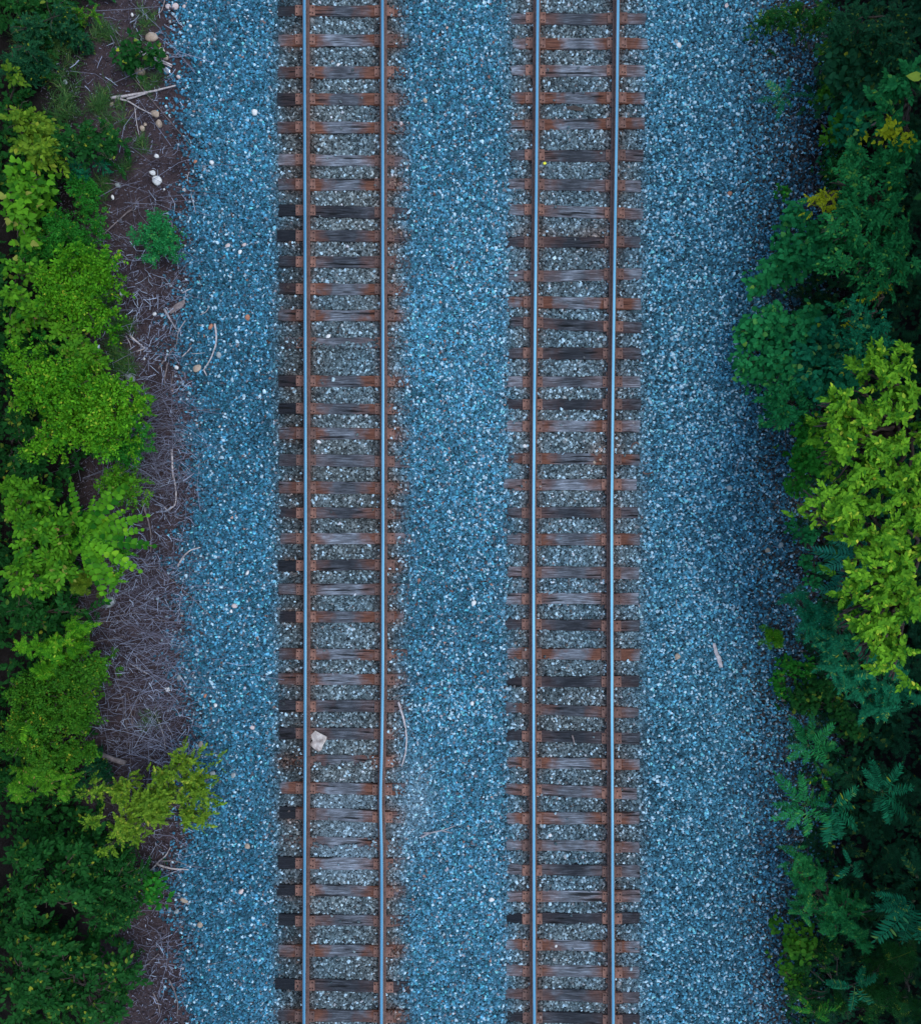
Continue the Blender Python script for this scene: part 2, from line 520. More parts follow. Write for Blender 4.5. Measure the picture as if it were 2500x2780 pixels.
def tie_mesh(L, W, seed):
    r = random.Random(seed)
    nx, H = 26, .17
    bm = bmesh.new()
    rows = []
    e0, e1 = r.uniform(-.01, .01), r.uniform(-.01, .01)
    bow = r.uniform(-.008, .008)
    ph = [r.uniform(0, 6) for _ in range(4)]
    prof = [(-.5, -1), (-.5, -.12), (-.485, -.03), (-.46, 0), (-.2, 0), (.0, 0), (.2, 0), (.46, 0), (.485, -.03), (.5, -.12), (.5, -1)]
    for i in range(nx + 1):
        t = i / nx
        x = (t - .5) * L
        row = []
        wv = W * (1 + .03 * math.sin(t * 9 + ph[0]) + .02 * math.sin(t * 23 + ph[1]))
        cy = bow * math.sin(math.pi * t) + .003 * math.sin(t * 17 + ph[2])
        for (a, b) in prof:
            z = b * H
            if b > -.5:
                z += .004 * math.sin(t * 14 + a * 9 + ph[3]) + r.uniform(-.0025, .0025)
            if b == 0 and i in (0, nx): z -= .008
            xx = x + ((e0 if t < .5 else e1) * a * 2 + r.uniform(-.004, .004) if i in (0, nx) else 0)
            row.append(bm.verts.new((xx, cy + a * wv + r.uniform(-.0015, .0015), z)))
        rows.append(row)
    for a, b in zip(rows[:-1], rows[1:]):
        for k in range(len(prof) - 1):
            bm.faces.new((a[k], b[k], b[k + 1], a[k + 1]))
    bm.faces.new(rows[0]); bm.faces.new(rows[-1][::-1])
    bmesh.ops.recalc_face_normals(bm, faces=bm.faces)
    me = bpy.data.meshes.new('railroad_tie')
    bm.to_mesh(me); bm.free()
    me.materials.append(M_wood)
    return me

TIES = []   # (cx, cy, half length, half width, angle, cover_from_local_x, side)
def build_tie(side, row, label, k):
    py, tilt, xl, xr, col, _w = row
    r = random.Random(k * 31 + (5 if side else 0))
    cx = ((xl + xr) / 2 - 1250) * K0
    cy = -(py - 1390) * K0
    L = (xr - xl) * K0
    ang = -math.atan2(tilt, xr - xl)
    W = r.uniform(.215, .24)
    o = bpy.data.objects.new('railroad_tie', tie_mesh(L, W, k * 7 + side))
    C.objects.link(o)
    buried = 'buried' in label
    o.location = (cx, cy, -.018 if buried else r.uniform(-.004, .004))
    o.rotation_euler = (0, 0, ang)
    o.color = col
    tag(o, label, 'railway tie', 'wooden ties of the %s track' % ('right' if side else 'left'))
    inv = o.matrix_basis.inverted()
    for j in (0, 1):
        rx = rail_x(side * 2 + j, cy)
        out = -1 if j == 0 else 1
        yy = cy + math.tan(ang) * (rx - cx) + r.uniform(-.008, .008)
        p = bpy.data.objects.new('tie_plate', PLATE); C.objects.link(p)
        p.parent = o
        p.matrix_basis = inv @ Matrix.Translation((rx + out * .02, yy, .0045 if not buried else -.0)) @ Matrix.Rotation(r.uniform(-.012, .012), 4, 'Z')
        spots = [(-.155, -.06), (-.155, .06), (.155, -.06), (.155, .06), (-.105, .055), (.105, -.05)]
        if side: spots = [(-.155, .06), (.155, -.055), (-.108, -.05), (.112, .045)] if r.random() < .6 else spots[:4] + spots[4:]
        for sx, sy in spots:
            s = bpy.data.objects.new('spike', SPIKE); C.objects.link(s)
            s.parent = p
            s.location = (sx + r.uniform(-.004, .004), sy + r.uniform(-.006, .006), .019)
    cover = 9
    if not side: cover = r.uniform(.93, 1.12) if col[3] < .9 else 1.15
    TIES.append((cx, cy, L / 2, W / 2, ang, cover, side, buried))

for side, T in ((0, LT), (1, RT)):
    nm = 'right' if side else 'left'
    for k, row in enumerate(T):
        build_tie(side, row, '%s, %s from top, %s track' % (row[5], ORD[k], nm), k + 1)
    for j in range(3):     # a few more in each direction just beyond the frame
        a = T[0]
        build_tie(side, (a[0] - 75 * (j + 1), 0, a[2], a[3], (.5, .7, .3, .2), ''),
                  'brown tie of the %s track just above the picture' % nm, 50 + j)
        a = T[-1]
        build_tie(side, (a[0] + 76 * (j + 1), 0, a[2], a[3], (.5, .7, .3, .2), ''),
                  'brown tie of the %s track just below the picture' % nm, 60 + j)

# rail anchors: small clips gripping the rail foot beside the ties
bm = bmesh.new()
prev = None
for i in range(9):
    a = math.pi * (i / 8) * 1.1
    p = Vector((-.088 - .012 * math.sin(a), (i - 4) * .008, .028 + .012 * math.sin(a)))
    box(bm, p.x, p.y, p.z, .03, .010, .016)
ANCH = bpy.data.meshes.new('rail_anchor'); bm.to_mesh(ANCH); bm.free(); ANCH.materials.append(M_rail)
for t in [T for T in TIES if T[6] == 1]:
    rr = random.Random(int(t[1] * 100))
    for j, ri in ((1, 3), (0, 2)):
        if rr.random() < (.75 if j else .45):
            sgn = rr.choice((-1, 1))
            x = rail_x(ri, t[1])
            a = bpy.data.objects.new('rail_anchor', ANCH); C.objects.link(a)
            a.parent = rail_objs[ri]
            a.location = (x, t[1] + math.tan(t[4]) * (x - t[0]) + sgn * (t[3] + .035), 0)

# ------------------------------------------------------------------ ballast
def hull_stone(seed):
    r = random.Random(seed)
    bm = bmesh.new()
    for _ in range(15):
        v = Vector((r.gauss(0, 1), r.gauss(0, 1), r.gauss(0, 1))).normalized()
        bm.verts.new((v.x * .62, v.y * .46, v.z * .40))
    h = bmesh.ops.convex_hull(bm, input=bm.verts)
    bmesh.ops.delete(bm, geom=[g for g in h['geom_interior'] if isinstance(g, bmesh.types.BMVert)], context='VERTS')
    bmesh.ops.recalc_face_normals(bm, faces=bm.faces)
    me = bpy.data.meshes.new('stone_shape')
    bm.to_mesh(me); bm.free()
    me.materials.append(M_ball)
    return me

def smoothn(x, y, s, ph):
    return .5 + .25 * (np.sin(x * s + ph) * np.cos(y * s * .8 + ph * 2) + np.sin((x + y) * s * .6 + ph * 3) + .6 * np.sin(x * s * 2.1 - y * s * 1.7 + ph)) / 1.3

def build_ballast():
    pts, sc, zz = [], [], []
    for sp, dz, s0, s1 in ((.041, .0, .038, .070), (.050, -.015, .046, .064)):
        gx = np.arange(-6.1, 7.7, sp); gy = np.arange(-12, 12, sp * .9)
        X, Y = np.meshgrid(gx, gy)
        X = X + (np.arange(len(gy)) % 2)[:, None] * sp * .5
        X = X + rng.uniform(-.4, .4, X.shape) * sp
        Y = Y + rng.uniform(-.4, .4, Y.shape) * sp
        X, Y = X.ravel(), Y.ravel()
        n = len(X)
        le = left_edge(Y); re = right_edge(Y)
        soft = rng.normal(0, .20, n) + .14 * np.sin(Y * 9 + X * 4)
        keep = (X > le + soft) & (X < re + soft * 2)
        X, Y = X[keep], Y[keep]
        pts.append(np.stack([X, Y], 1))
        s = rng.uniform(s0, s1, len(X)) * np.where(rng.random(len(X)) < .06, 1.35, 1)
        sc.append(s); zz.append(np.full(len(X), dz))
    P = np.concatenate(pts); s = np.concatenate(sc); dz = np.concatenate(zz)
    X, Y = P[:, 0], P[:, 1]
    keep = np.ones(len(X), bool)
    lift = np.zeros(len(X))
    for (cx, cy, hl, hw, ang, cover, side, buried) in TIES:
        c, sn = math.cos(ang), math.sin(ang)
        near = np.where((np.abs(Y - cy) < .45) & (np.abs(X - cx) < hl + .3))[0]
        lx = (X[near] - cx) * c + (Y[near] - cy) * sn
        ly = -(X[near] - cx) * sn + (Y[near] - cy) * c
        edge = rng.normal(0.004, .012, len(near))
        inside = (np.abs(lx) < hl - .01 + edge) & (np.abs(ly) < hw - .006 + edge)
        q = rng.random(len(near))
        # ballast spilled over the tie
        spill = np.zeros(len(near), bool)
        if not side:
            g = (lx - cover + rng.normal(0, .06, len(near)) + .10 * np.sin(ly * 25 + cy * 7))
            spill |= (g > 0) & (q < .8)
        spill |= q < .004
        if buried:
            spill |= (q < .85) & ((np.abs(lx) > .5 + .15 * np.sin(ly * 30)) | (ly < -.03 + .04 * np.sin(lx * 9)))
        keep[near[inside & ~spill]] = False
        L = near[inside & spill]
        lift[L] = .045 + .012 * rng.random(len(L))
    # clear of the rail feet
    for i in range(4):
        dx = np.abs(X - rail_x(i, Y))
        keep &= ~((dx < .085) & (lift > 0))
        keep &= ~((dx < .03) & (rng.random(len(X)) < .6))
        lift = np.where((dx < .10), np.minimum(lift, 0) - .004, lift)
    keep &= ~((dz < 0) & (lift > 0))
    X, Y, s, dz, lift = X[keep], Y[keep], s[keep], dz[keep], lift[keep]
    n = len(X)
    Z = ground_z(X, Y) + .020 + dz + lift + rng.uniform(-.006, .008, n)
    rot = np.stack([rng.normal(0, .35, n), rng.normal(0, .35, n), rng.uniform(0, 6.28, n)], 1)
    # colours
    lum = np.exp(rng.normal(-.08, .48, n))
    base = np.tile(np.array([.052, .172, .240]), (n, 1))
    hue = rng.random(n)
    base[hue < .30] = (.068, .165, .215)
    base[(hue > .30) & (hue < .52)] = (.034, .150, .190)
    base[hue > .965] = (.16, .15, .16)
    base[hue > .993] = (.24, .13, .10)
    def between(a, b, soft=.08):
        return 1 / (1 + np.exp(-(X - a) / soft)) * (1 - 1 / (1 + np.exp(-(X - b) / soft)))
    ltrk = between(-3.55, -1.15); rtrk = between(.95, 3.55)
    rb = between(3.6, 9)
    # right of the right track the stone is greyer, with more pale flecks
    rb_ = np.clip(rb, 0, 1)[:, None] * .8
    base = base * (1 - rb_) + np.array([.046, .148, .196]) * rb_
    lb_ = np.clip(between(-9, -3.6, .15), 0, 1)[:, None]
    base = base * (1 - lb_ + lb_ * np.array([.72, .84, .88]))
    lum = np.where(rb > .5, lum ** 1.2, lum)
    brown = np.clip(ltrk * .85 + rtrk * .75, 0, 1) * (.7 + .5 * smoothn(X, Y, 1.7, 1.2))
    tanc = np.stack([.128 * lum ** .2, .140 * lum ** .2, .130 * lum ** .2], 1)
    b_ = np.clip(brown, 0, 1)[:, None]
    base = base * (1 - b_) + tanc * b_
    # brake dust and grease between rails and close to them
    dust = np.zeros(n)
    for i in range(4):
        dust += np.exp(-((X - rail_x(i, Y)) / .16) ** 2)
    stone_tone = 1 - .38 * np.clip(dust, 0, 1)
    stone_tone *= 1 - .38 * between(-3.58, -3.0, .05) * (.5 + smoothn(X, Y, 2.2, 4))  # darker strip along the outside of the leftmost rail
    mott = .82 + .36 * smoothn(X, Y, .9, 2.0) + .15 * (smoothn(X, Y, 3.3, 5) - .5)
    stone_tone *= mott
    # fresher, whiter stone in places
    def patch(px, py, rx, ry):
        x0, y0, _ = at(px, py)
        return np.exp(-((X - x0) / (rx * K0)) ** 2 - ((Y - y0) / (ry * K0)) ** 2)
    # iron dust and tie rot colours the stone beside the rails and round the tie ends
    iron = np.clip(dust, 0, 1) * .45
    for (cx, cy, hl, hw, ang, cover, side, buried) in TIES:
        nr = np.where((np.abs(Y - cy) < .3) & (np.abs(X - cx) < hl + .2))[0]
        lx = np.abs(X[nr] - cx)
        g_ = np.exp(-((lx - (1.0 if not side else .8)) / .22) ** 2) * np.exp(-((Y[nr] - cy) / .16) ** 2)
        iron[nr] += g_ * (1.1 if not side else .6) * (.5 + .5 * math.sin(cy * 5 + side))
    iron = np.clip(iron * (.6 + .8 * rng.random(n)), 0, .85)[:, None]
    base = base * (1 - iron) + np.array([.17, .095, .065]) * iron
    fresh = patch(1230, 1920, 70, 60) * 1.0 + patch(1880, 1000, 120, 700) * .45 + patch(1300, 1100, 80, 900) * .4 + patch(1560, 1120, 70, 300) * .4
    tanp = patch(1460, 640, 60, 25) + patch(1640, 1225, 40, 25) + patch(1620, 640, 60, 30)
    base = base * (1 + .0 * fresh[:, None])
    silt = np.clip(patch(930, 2335, 110, 50) + patch(900, 2180, 130, 45) * .6 + patch(1130, 2170, 50, 110) * .6 + patch(980, 2260, 120, 50) * .5, 0, 1)
    base = base * (1 - silt[:, None]) + np.array([.155, .215, .24]) * silt[:, None]
    lum = lum ** (1 - .75 * silt)
    tp = np.clip(tanp, 0, 1)[:, None] * .6
    base = base * (1 - tp) + np.array([.24, .16, .12]) * tp
    col = base * lum[:, None] * stone_tone[:, None]
    pw = .05 + .11 * fresh + .035 * rb
    wh = rng.random(n) < pw
    wv = rng.uniform(.40, .8, n)[:, None] * np.array([.70, .94, 1.02])
    col = np.where(wh[:, None], wv, col)
    md = (rng.random(n) < .12 + .25 * fresh + .06 * rb) & ~wh
    col = np.where(md[:, None], np.clip(col * 1.9, 0, .6), col)
    # a growing share of dark brown stones toward the right edge
    dark_share = np.clip((X - 5.3) / 1.6, 0, 1)
    mm = (rng.random(n) < dark_share * .45)
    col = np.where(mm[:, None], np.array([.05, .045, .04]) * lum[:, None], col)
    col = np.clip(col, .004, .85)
    me = bpy.data.meshes.new('track_ballast')
    me.vertices.add(n)
    me.vertices.foreach_set('co', np.stack([X, Y, Z], 1).astype(np.float32).ravel())
    def att(nm, ty, arr, key):
        a = me.attributes.new(nm, ty, 'POINT')
        a.data.foreach_set(key, np.ascontiguousarray(arr).ravel())
    att('rot', 'FLOAT_VECTOR', rot.astype(np.float32), 'vector')
    att('scl', 'FLOAT', s.astype(np.float32), 'value')
    att('vid', 'INT', rng.integers(0, 8, n).astype(np.int32), 'value')
    att('col', 'FLOAT_COLOR', np.concatenate([col, np.ones((n, 1))], 1).astype(np.float32), 'color')
    coll = bpy.data.collections.new('stone_shapes')
    for k in range(8):
        coll.objects.link(bpy.data.objects.new('stone_shape', hull_stone(100 + k)))
    o = link('track_ballast', me, M_ball)
    tag(o, 'crushed blue grey stone ballast with scattered white stones round both tracks', 'ballast', kind='stuff')
    g = bpy.data.node_groups.new('scatter_stones', 'GeometryNodeTree')
    g.interface.new_socket('Geometry', in_out='INPUT', socket_type='NodeSocketGeometry')
    g.interface.new_socket('Geometry', in_out='OUTPUT', socket_type='NodeSocketGeometry')
    gi = g.nodes.new('NodeGroupInput'); go = g.nodes.new('NodeGroupOutput')
    ci = g.nodes.new('GeometryNodeCollectionInfo'); ci.inputs['Collection'].default_value = coll
    ci.inputs['Separate Children'].default_value = True
    ci.inputs['Reset Children'].default_value = True
    ip = g.nodes.new('GeometryNodeInstanceOnPoints')
    ip.inputs['Pick Instance'].default_value = True
    def na(nm, dt):
        x = g.nodes.new('GeometryNodeInputNamedAttribute'); x.data_type = dt
        x.inputs['Name'].default_value = nm
        return x.outputs['Attribute']
    g.links.new(gi.outputs[0], ip.inputs['Points'])
    g.links.new(ci.outputs[0], ip.inputs['Instance'])
    g.links.new(na('vid', 'INT'), ip.inputs['Instance Index'])
    g.links.new(na('rot', 'FLOAT_VECTOR'), ip.inputs['Rotation'])
    g.links.new(na('scl', 'FLOAT'), ip.inputs['Scale'])
    g.links.new(ip.outputs[0], go.inputs[0])
    md_ = o.modifiers.new('scatter', 'NODES'); md_.node_group = g
    print('ballast stones', n)
build_ballast()

# ------------------------------------------------------------------ sprig templates
def leaf_tris(L, W, kind='oval', fold=.18, curl=.12):
    if kind == 'round':
        xs = [.12, .45, .8]; ws = [.42, .52, .34]
    elif kind == 'heart':
        xs = [-.04, .28, .68]; ws = [.34, .52, .34]
    elif kind == 'lance':
        xs = [.22, .5, .78]; ws = [.40, .46, .26]
    else:
        xs = [.22, .52, .8]; ws = [.38, .50, .28]
    v = [(0, 0, 0)]
    for s in (1, -1):
        for x, w_ in zip(xs, ws):
            v.append((x * L, s * w_ * W, fold * w_ * W * 2 - curl * L * x * x))
    v.append((L, 0, -curl * L))
    v.append((.5 * L, 0, -curl * L * .25))
    t = [(0, 8, 1), (1, 8, 2), (2, 8, 3), (3, 8, 7), (0, 4, 8), (4, 5, 8), (5, 6, 8), (6, 7, 8)]
    return np.array(v), np.array(t)

def tiny_tris(L, W):
    return np.array([(0, 0, 0), (.45 * L, .5 * W, .1 * W), (L, 0, -.05 * L), (.45 * L, -.5 * W, .1 * W)]), np.array([(0, 2, 1), (0, 3, 2)])

def euler(rx, ry, rz):
    return np.array(Matrix.Rotation(rz, 3, 'Z') @ Matrix.Rotation(ry, 3, 'Y') @ Matrix.Rotation(rx, 3, 'X'))

class Tmpl:
    def __init__(s): s.v, s.t, s.l, s.n, s.k = [], [], [], 0, 0
    def add(s, vt, R, p, leaf=True):
        v, t = vt
        s.v.append(v @ R.T + np.array(p)); s.t.append(t + s.n)
        s.l.append(np.full(len(v), s.k)); s.n += len(v)
        if leaf: s.k += 1
    def stem(s, pts, r):
        for a, b in zip(pts[:-1], pts[1:]):
            a, b = np.array(a, float), np.array(b, float)
            d = b - a; p = np.cross(d, (0, 0, 1)); p = p / (np.linalg.norm(p) + 1e-9) * r
            s.add((np.array([a + p, a - p, b - p * .7, b + p * .7]), np.array([(0, 1, 2), (0, 2, 3)])), np.eye(3), (0, 0, 0), False)
    def done(s): return np.concatenate(s.v), np.concatenate(s.t), np.concatenate(s.l), s.k

def t_oval(r, kind='oval', L=.30, n=9, lw=(.095, .05)):
    T = Tmpl()
    curve = lambda t: (t * L, .06 * L * math.sin(t * 3), .05 * L * math.sin(t * 2.2) - .12 * L * t * t)
    T.stem([curve(i / 4) for i in range(5)], .0035)
    for i in range(n):
        t = .12 + .8 * i / (n - 1)
        sgn = 1 if i % 2 else -1
        sc = r.uniform(.75, 1.15) * (1.05 - .35 * abs(t - .55))
        a = sgn * r.uniform(.7, 1.15) * (1 - .35 * t)
        T.add(leaf_tris(lw[0] * sc, lw[1] * sc, kind), euler(r.gauss(0, .35), r.gauss(.05, .25), a), curve(t))
    T.add(leaf_tris(lw[0], lw[1], kind), euler(0, .1, 0), curve(1))
    return T.done()

def t_pinnate(r, L=.52, n=13, ll=.115, lw=.030, kind='lance', droop=.28, v=.15):
    T = Tmpl()
    curve = lambda t: (t * L, 0, .10 * L * t - droop * L * t * t)
    T.stem([curve(i / 6) for i in range(7)], .005)
    for i in range(n):
        t = .14 + .84 * i / n
        env = (math.sin(math.pi * (.12 + .78 * t)) ** .6)
        for sgn in (1, -1):
            sc = env * r.uniform(.9, 1.08)
            a = sgn * (1.30 - .45 * t + r.gauss(0, .05))
            T.add(leaf_tris(ll * sc, lw * (.7 + .3 * sc), kind, .2, .14), euler(sgn * r.gauss(.12, .2), v + r.gauss(0, .18), a), curve(t))
    T.add(leaf_tris(ll * .6, lw * .8, kind), euler(0, .3, 0), curve(1))
    return T.done()

def t_round(r):  return t_pinnate(r, L=.46, n=9, ll=.056, lw=.042, kind='round', droop=.15, v=.08)
def t_broad(r):  return t_oval(r, 'oval', .30, 9, (.105, .06))
def t_lime(r):   return t_oval(r, 'oval', .26, 10, (.095, .052))
def t_small(r):  return t_oval(r, 'oval', .17, 9, (.052, .030))
def t_heart(r):
    T = Tmpl()
    for i in range(7):
        a = r.uniform(0, 6.28); d = r.uniform(.03, .17)
        p = (d * math.cos(a), d * math.sin(a), r.uniform(-.04, .04))
        T.stem([(0, 0, -.06), p], .0025)
        s = r.uniform(.8, 1.15)
        T.add(leaf_tris(.088 * s, .092 * s, 'heart', .08, .10), euler(r.gauss(0, .3), r.gauss(.15, .25), a + r.gauss(0, .5)), p)
    return T.done()
def t_fine(r):
    T = Tmpl()
    for k in range(3):
        a0 = r.gauss(0, .8)
        for i in range(9):
            t = i / 8
            p = (t * .13 * math.cos(a0), t * .13 * math.sin(a0), .02 * r.gauss(0, 1) + t * .03)
            s = r.uniform(.7, 1.25)
            v, tr = leaf_tris(.036 * s, .022 * s, 'oval', .15, .1)
            T.add((v, tr), euler(r.gauss(0, .55), r.gauss(-.1, .5), a0 + (1 if i % 2 else -1) * r.uniform(.5, 1.3)), p)
    return T.done()
def t_fern(r, L=.34):
    T = Tmpl()
    curve = lambda t: (t * L, 0, .08 * L * t - .22 * L * t * t)
    T.stem([curve(i / 4) for i in range(5)], .003)
    for i in range(9):
        t = .1 + .88 * i / 9
        env = math.sin(math.pi * (.2 + .72 * t))
        for sgn in (1, -1):
            pl = .13 * env
            a = sgn * (1.15 - .35 * t) + r.gauss(0, .06)
            tilt = r.gauss(.15, .28)
            R = euler(sgn * .15, tilt, a)
            for k in range(5):
                q = .12 + .86 * k / 5
                for s2 in (1, -1):
                    pp = np.array(curve(t)) + R @ np.array((q * pl, 0, -.1 * pl * q * q))
                    T.add(tiny_tris(.034 * (1.1 - .5 * q), .015), R @ euler(r.gauss(0, .3), r.gauss(.05, .25), s2 * (1.05 - .3 * q)), pp, s2 == 1 and k == 4)
            T.add(tiny_tris(.02, .012), R, np.array(curve(t)) + R @ np.array((pl, 0, -.1 * pl)), False)
    return T.done()
def t_maple(r):
    T = Tmpl()
    for i in range(6):
        a = r.uniform(0, 6.28); d = r.uniform(.04, .16)
        p = (d * math.cos(a), d * math.sin(a), r.uniform(-.03, .03))
        R = euler(r.gauss(0, .25), r.gauss(.1, .2), a)
        for q, l in ((-.9, .6), (0, 1), (.9, .6)):
            T.add(leaf_tris(.10 * l, .06 * l, 'oval', .05, .08), R @ euler(0, 0, q), p, q > .5)
    return T.done()

rr = random.Random(5)
SPR = {k: [f(rr) for _ in range(5)] for k, f in dict(oval=t_broad, lime=t_lime, small=t_small, pinnate=t_pinnate,
        round=t_round, heart=t_heart, fine=t_fine, fern=t_fern, maple=t_maple).items()}
AREA = dict(oval=.040, lime=.030, small=.012, pinnate=.06, round=.045, heart=.028, fine=.0125, fern=.028, maple=.03)

def rotmats(az, pitch, roll):
    ca, sa, cp, sp, cr, sr = np.cos(az), np.sin(az), np.cos(pitch), np.sin(pitch), np.cos(roll), np.sin(roll)
    Z = np.zeros_like(az); O = np.ones_like(az)
    Rz = np.stack([ca, -sa, Z, sa, ca, Z, Z, Z, O], 1).reshape(-1, 3, 3)
    Ry = np.stack([cp, Z, -sp, Z, O, Z, sp, Z, cp], 1).reshape(-1, 3, 3)     # positive pitch lifts the tip
    Rx = np.stack([O, Z, Z, Z, cr, -sr, Z, sr, cr], 1).reshape(-1, 3, 3)
    return Rz @ Ry @ Rx

def place(kind, pos, az, pitch, roll, scale, tbias=None):
    """bake many sprigs into one vertex/triangle/tint set"""
    n = len(pos)
    which = rng.integers(0, 5, n)
    Vs, Ts, Cs, off = [], [], [], 0
    R = rotmats(az, pitch, roll) * scale[:, None, None]
    for k in range(5):
        idx = np.where(which == k)[0]
        if not len(idx): continue
        v, t, l, nl = SPR[kind][k]
        W = np.einsum('nij,vj->nvi', R[idx], v) + pos[idx][:, None, :]
        sp_t = rng.normal(0, .13, len(idx)) + (tbias[idx] if tbias is not None else 0)
        lt = rng.normal(.45, .20, (len(idx), nl + 1)) + sp_t[:, None]
        special = rng.random((len(idx), nl + 1)) < .004
        lt = np.where(special, 1.0, np.clip(lt, 0, .9))
        Cs.append(lt[:, l].ravel())
        m = len(v)
        T = t[None] + (np.arange(len(idx)) * m)[:, None, None] + off
        Vs.append(W.reshape(-1, 3)); Ts.append(T.reshape(-1, 3)); off += m * len(idx)
    return np.concatenate(Vs), np.concatenate(Ts), np.concatenate(Cs)

def tube(bm, pts, r0, r1, seg=6):
    rings = []
    n = len(pts)
    for i, p in enumerate(pts):
        p = Vector(p)
        d = (Vector(pts[min(i + 1, n - 1)]) - Vector(pts[max(i - 1, 0)]))
        d = d.normalized() if d.length > 1e-6 else Vector((0, 0, 1))
        up = Vector((0, 0, 1)) if abs(d.z) < .9 else Vector((1, 0, 0))
        a = d.cross(up).normalized(); b = d.cross(a)
        r = r0 + (r1 - r0) * i / max(n - 1, 1)
        rings.append([bm.verts.new(p + (a * math.cos(t) + b * math.sin(t)) * r) for t in [2 * math.pi * k / seg for k in range(seg)]])
    for A, B in zip(rings[:-1], rings[1:]):
        for k in range(seg):
            f = bm.faces.new((A[k], A[(k + 1) % seg], B[(k + 1) % seg], B[k])); f.smooth = True
    bm.faces.new(rings[0][::-1]); bm.faces.new(rings[-1])

def curve_pts(a, b, sag=0, n=6, jit=0, r=random):
    a, b = Vector(a), Vector(b)
    out = []
    for i in range(n):
        t = i / (n - 1)
        p = a.lerp(b, t)
        p.z += sag * math.sin(math.pi * t)
        if 0 < i < n - 1 and jit:
            p += Vector((r.uniform(-jit, jit), r.uniform(-jit, jit), r.uniform(-jit, jit) * .5))
        out.append(p)
    return out

# colour pairs (dark side of the range, light side, odd leaf)
COL = dict(
 lime=((.02, .12, .005), (.19, .42, .018), (.60, .60, .05)),
 bright=((.012, .12, .004), (.13, .38, .012), (.55, .55, .05)),
 leafy=((.02, .12, .006), (.12, .34, .014), (.45, .22, .10)),
 frond=((.012, .10, .004), (.12, .35, .012), (.3, .5, .02)),
 olive=((.035, .11, .006), (.19, .31, .02), (.45, .42, .05)),
 green=((.008, .10, .008), (.035, .25, .022), (.35, .40, .03)),
 plume=((.006, .12, .03), (.03, .29, .075), (.2, .4, .05)),
 mid=((.003, .045, .007), (.018, .115, .018), (.35, .38, .03)),  # green lowered so the leaf colour carries the dimness of edges and corners
 teal=((.003, .085, .035), (.014, .22, .09), (.32, .38, .03)),
 sumac=((.008, .13, .08), (.045, .34, .20), (.25, .40, .05)),
 grove=((.005, .10, .022), (.03, .26, .06), (.3, .42, .03)),
 deep=((.004, .045, .016), (.014, .10, .035), (.22, .26, .02)),
 yellow=((.30, .34, .01), (.58, .56, .02), (.6, .5, .03)),
 moss=((.016, .10, .006), (.07, .22, .012), (.4, .35, .03)),
)

